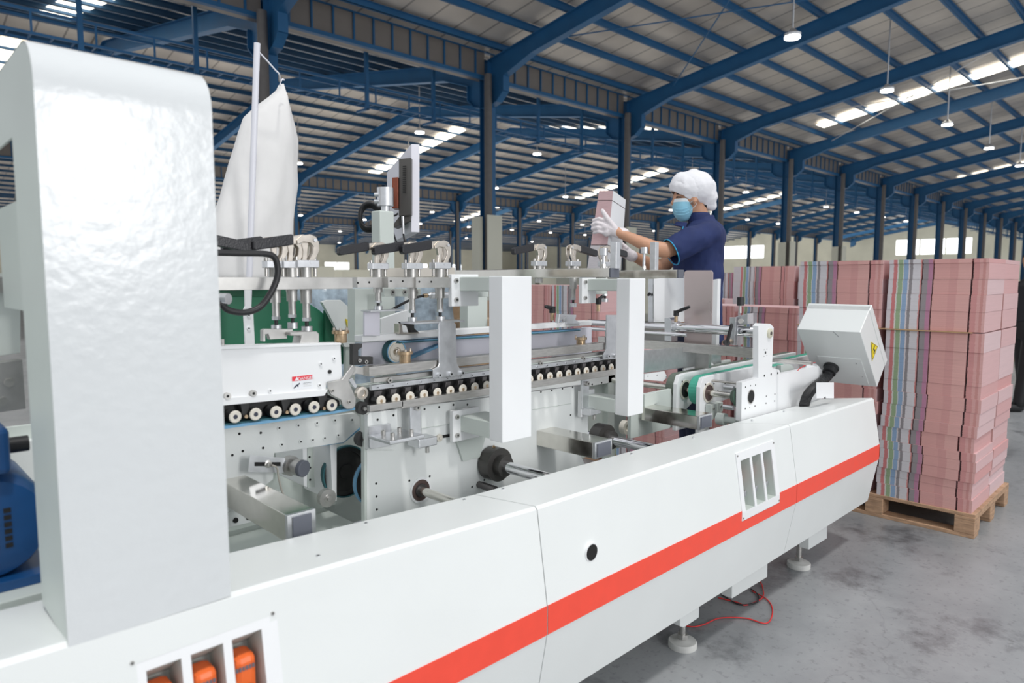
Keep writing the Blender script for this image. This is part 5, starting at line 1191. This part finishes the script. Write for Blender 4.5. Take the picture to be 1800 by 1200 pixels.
# lower edge of the cap runs from the brow up front down to the nape
ep, eq = P(1178, 336, DW), P(1256, 381, DW); ed = (eq-ep).normalized(); nn = ed.cross(fh).normalized(); nn = nn if nn.z < 0 else -nn
trim(co, ep, nn)
cm = co.modifiers.new('s', 'SOLIDIFY'); cm.thickness = .003
dt = bpy.data.textures.new('folds', 'CLOUDS'); dt.noise_scale = .09
dm = co.modifiers.new('folds', 'DISPLACE'); dm.texture = dt; dm.strength = .02; dm.mid_level = .5; dm.texture_coords = 'LOCAL'
ds = so.modifiers.new('folds', 'DISPLACE'); dt2 = bpy.data.textures.new('creases', 'CLOUDS'); dt2.noise_scale = .07; ds.texture = dt2; ds.strength = .016; ds.mid_level = .5
bm = bmesh.new(); add_rc(bm, P(1234, 357, DW), .045, P(1230, 350, DW), .066); obj('hair', bm, HAIR, wk, 'all')
# surgical mask
def maskm(ylo, yhi, grow, m, name):
    bm = bmesh.new(); rings = []
    for k in range(13):
        t_ = k/12; y = 349+ (389-349)*t_; hw = 17.5*math.sqrt(max(0.02, 1-((y-364)/25.5)**2)); x = 1199.5+(y-349)*.04
        rings.append(ring(P(x, y, DW), rt, fh, (hw+grow)*DW/F, .070*math.sqrt(max(.03, 1-((y-360)/31)**2)), 28))
    add_rings(bm, rings); bmesh.ops.translate(bm, verts=bm.verts, vec=-wk.location); bmesh.ops.recalc_face_normals(bm, faces=bm.faces)
    for yy, sg in ((ylo, 1), (yhi, -1)):
        bmesh.ops.bisect_plane(bm, geom=bm.verts[:]+bm.edges[:]+bm.faces[:], plane_co=P(1199, yy, DW)-wk.location, plane_no=(rt*.02+UZ).normalized()*sg, clear_outer=True)
    bpt = P(1214, 360, DW)-wk.location; bmesh.ops.bisect_plane(bm, geom=bm.verts[:]+bm.edges[:]+bm.faces[:], plane_co=bpt, plane_no=(rt+UZ*.25).normalized(), clear_outer=True)
    return obj(name, bm, m, wk, 'all', world=False)
maskm(352.5, 389, .4, MASKM, 'face_mask'); maskm(350.5, 356.5, .7, MASKW, 'mask_band')
for y0_ in (366, 371, 376):
    tube('mask_pleat', [P(1184+(y0_-366)*.3, y0_, DW-.030), P(1192, y0_+1.5, DW-.064), P(1202, y0_+1, DW-.071), P(1211, y0_-2, DW-.066)], .0016, MASKM, wk, 6)
tube('ear_loop', [P(1213, 356, DW-.068), P(1219, 353, DW-.084), P(1224, 358, DW-.09), P(1220, 364, DW-.082), P(1212, 371, DW-.062)], .0014, MASKW, wk, 6)
# eyes and brows
for s_ in (-1, 1):
    e = P(1189.5, 347, DW)+fh*(.028*s_)-rt*.006
    bm = bmesh.new(); add_rc(bm, e+fh*.010*s_-UZ*.002, .0042, e+fh*.0-UZ*.002, .0050, 10); obj('eyelid', bm, HAIR, wk, 'all')
    bm = bmesh.new(); add_rc(bm, e+UZ*.017+rt*.004+fh*.018*s_, .004, e+UZ*.019, .004, 8); obj('eyebrow', bm, HAIR, wk, 'all')
e = P(1197, 346.5, DW-.072); bm = bmesh.new(); add_rc(bm, e, .0035, P(1190, 345.8, DW-.052), .0035, 8); obj('eyelid', bm, HAIR, wk, 'all')
# gloved hands: palm, four fingers of different length, thumb leaving the side of the palm
def glove1(bm):
    d = DW-.14
    add_rc(bm, P(1086, 409, d), .030, P(1072, 402, d), .034); add_rc(bm, P(1070, 393, d-.005), .026, P(1066, 408, d-.005), .026); add_rc(bm, P(1074, 400, d), .032, P(1064, 399, d-.008), .026)
    for (kx, ky, mx, my, tx, ty, r) in ((1065, 388, 1053, 384, 1043, 387, .0098), (1062, 395, 1050, 392, 1041, 395, .0102), (1062, 402, 1050, 400, 1041, 402, .0098), (1063, 409, 1052, 407, 1044, 409, .0088)):
        chain(bm, [(P(kx, ky, d-.012), r*1.25), (P(mx, my, d-.012), r*1.08), (P(tx, ty, d+.012), r), (P(tx+1, ty+.5, d+.045), r*.85)])
    chain(bm, [(P(1080, 402, d-.012), .022), (P(1069, 386, d-.022), .0165), (P(1061, 373.5, d-.014), .0135), (P(1059, 370, d-.010), .0115)])
    chain(bm, [(P(1086, 409, d), .031), (P(1096, 411, d), .036)])
fused('left_glove', glove1, GLOVE, wk, .0042, 2)
def glove2(bm):
    d = DW+.03
    add_rc(bm, P(1108, 449, d), .033, P(1096, 440, d), .036); add_rc(bm, P(1104, 446, d), .033, P(1111, 450, d), .035)
    for (kx, ky, mx, my, tx, ty, r) in ((1092, 432, 1083, 428, 1076, 430, .0098), (1090, 438, 1080, 436, 1073, 438, .0102), (1090, 444, 1081, 444, 1074, 446, .0096), (1092, 450, 1084, 451, 1078, 453, .0085)):
        chain(bm, [(P(kx, ky, d), r*1.25), (P(mx, my, d-.01), r*1.05), (P(tx, ty, d), r)])
    chain(bm, [(P(1100, 436, d-.02), .018), (P(1092, 428, d-.02), .0125), (P(1086, 422, d-.01), .010)])
fused('right_glove', glove2, GLOVE, wk, .0042, 2)
# the carton pack in the hands
hp_ = thing('carton_pack', 'tall pack of folded pink and white cartons held upright in the gloved hands', 'carton pack', P(1060, 430, 3.93))
PK = mat('pack_pink', (.66, .45, .46), .75, var=.12, vs_=120, aniso=(.2, .2, 6)); PG = mat('pack_pale', (.66, .62, .64), .75, var=.12, vs_=120, aniso=(.2, .2, 6)); PWh = mat('pack_white', (.80, .81, .83), .6)
def hexa(name, fy0, fy1, m, inset=0.):
    def row(y):
        f = (y-335)/132.
        return [P(1053-20*f+inset, y, DW-.045), P(1078-14*f-inset*.5, y, DW-.115), P(1100-9*f-inset*2, y+16*(1-f*.6), DW-.025), P(1076-14*f, y+14*(1-f*.6), DW+.045)]
    a, b = row(fy0), row(fy1); bm = bmesh.new(); vv = [bm.verts.new(p) for p in a+b]
    for i_, f in enumerate(((0, 1, 2, 3), (7, 6, 5, 4), (0, 4, 5, 1), (1, 5, 6, 2), (2, 6, 7, 3), (3, 7, 4, 0))): bm.faces.new([vv[i] for i in f]).material_index = int(i_ == 3 and m is not HOLE)
    return obj(name, bm, [m, PWh], hp_)
hexa('upper_block', 335, 351.6, PK); hexa('slit_shadow', 351.6, 352.8, HOLE, 1.); hexa('middle_block', 352.8, 430, PK); hexa('slit_shadow', 430, 431.2, HOLE, 1.); hexa('lower_block', 431.2, 485, PG)
# person at the right edge
p2 = thing('person', 'person in black trousers at the right edge, mostly hidden by the stack', 'person', (9.3, 1.4, 0))
q0 = Vector((9.35, 1.33, 0))-rt*.13; fdir = -rt
def b2(bm):
    add_rings(bm, [ring(q0+UZ*z, rt, fh, a, b, 20) for z, a, b in ((.85, .12, .16), (1.0, .12, .15), (1.2, .12, .17), (1.38, .10, .19), (1.45, .05, .08))])
    add_rc(bm, q0+UZ*1.45, .05, q0+UZ*1.55, .05); add_rc(bm, q0+UZ*1.60, .085, q0+UZ*1.66-rt*.01, .09)
    for s_, f in ((-1, -.10), (1, .08)):
        h = q0+UZ*.88+fh*.08*s_; k = h-UZ*.42-rt*(-f)*.5; a_ = Vector((q0.x, q0.y, .08))+fh*.08*s_+rt*f
        chain(bm, [(h, .09), (k, .06), (a_, .04)])
    sh = q0+UZ*1.38-fh*.18; el = sh-UZ*.22-rt*.10; ha = el+UZ*.22-rt*.02
    chain(bm, [(sh, .05), (el, .04), (ha, .03), (ha+UZ*.07, .024)])
    sh = q0+UZ*1.38+fh*.18; chain(bm, [(sh, .05), (sh-UZ*.28, .04), (sh-UZ*.5-rt*.08, .03)])
fused('body', b2, SKIN, p2, .016, 2)
def t2b(bm):
    add_rings(bm, [ring(q0+UZ*z, rt, fh, a, b, 20) for z, a, b in ((.80, .13, .175), (.9, .135, .175), (1.0, .13, .165))])
    for s_, f in ((-1, -.10), (1, .08)):
        h = q0+UZ*.88+fh*.08*s_; k = h-UZ*.42-rt*(-f)*.5; a_ = Vector((q0.x, q0.y, .10))+fh*.08*s_+rt*f; chain(bm, [(h, .10), (k, .082), (a_, .068)])
fused('trousers', t2b, BLACK, p2, .016, 2)
fused('shirt', lambda bm: (add_rings(bm, [ring(q0+UZ*z, rt, fh, a, b, 20) for z, a, b in ((.98, .14, .18), (1.2, .14, .19), (1.38, .12, .205), (1.45, .07, .1))])), mat('dark_shirt', (.03, .03, .035), .8), p2, .016, 2)
for s_, f in ((-1, -.10), (1, .08)):
    a_ = Vector((q0.x, q0.y, .045))+fh*.08*s_+rt*f; bm = bmesh.new(); add_rc(bm, a_, .045, a_-rt*.16, .038); obj('shoe', bm, BLACK, p2, 'all')
bm = bmesh.new(); add_rc(bm, q0+UZ*1.66+rt*.01, .094, q0+UZ*1.68+rt*.0, .094); obj('hair', bm, HAIR, p2, 'all')
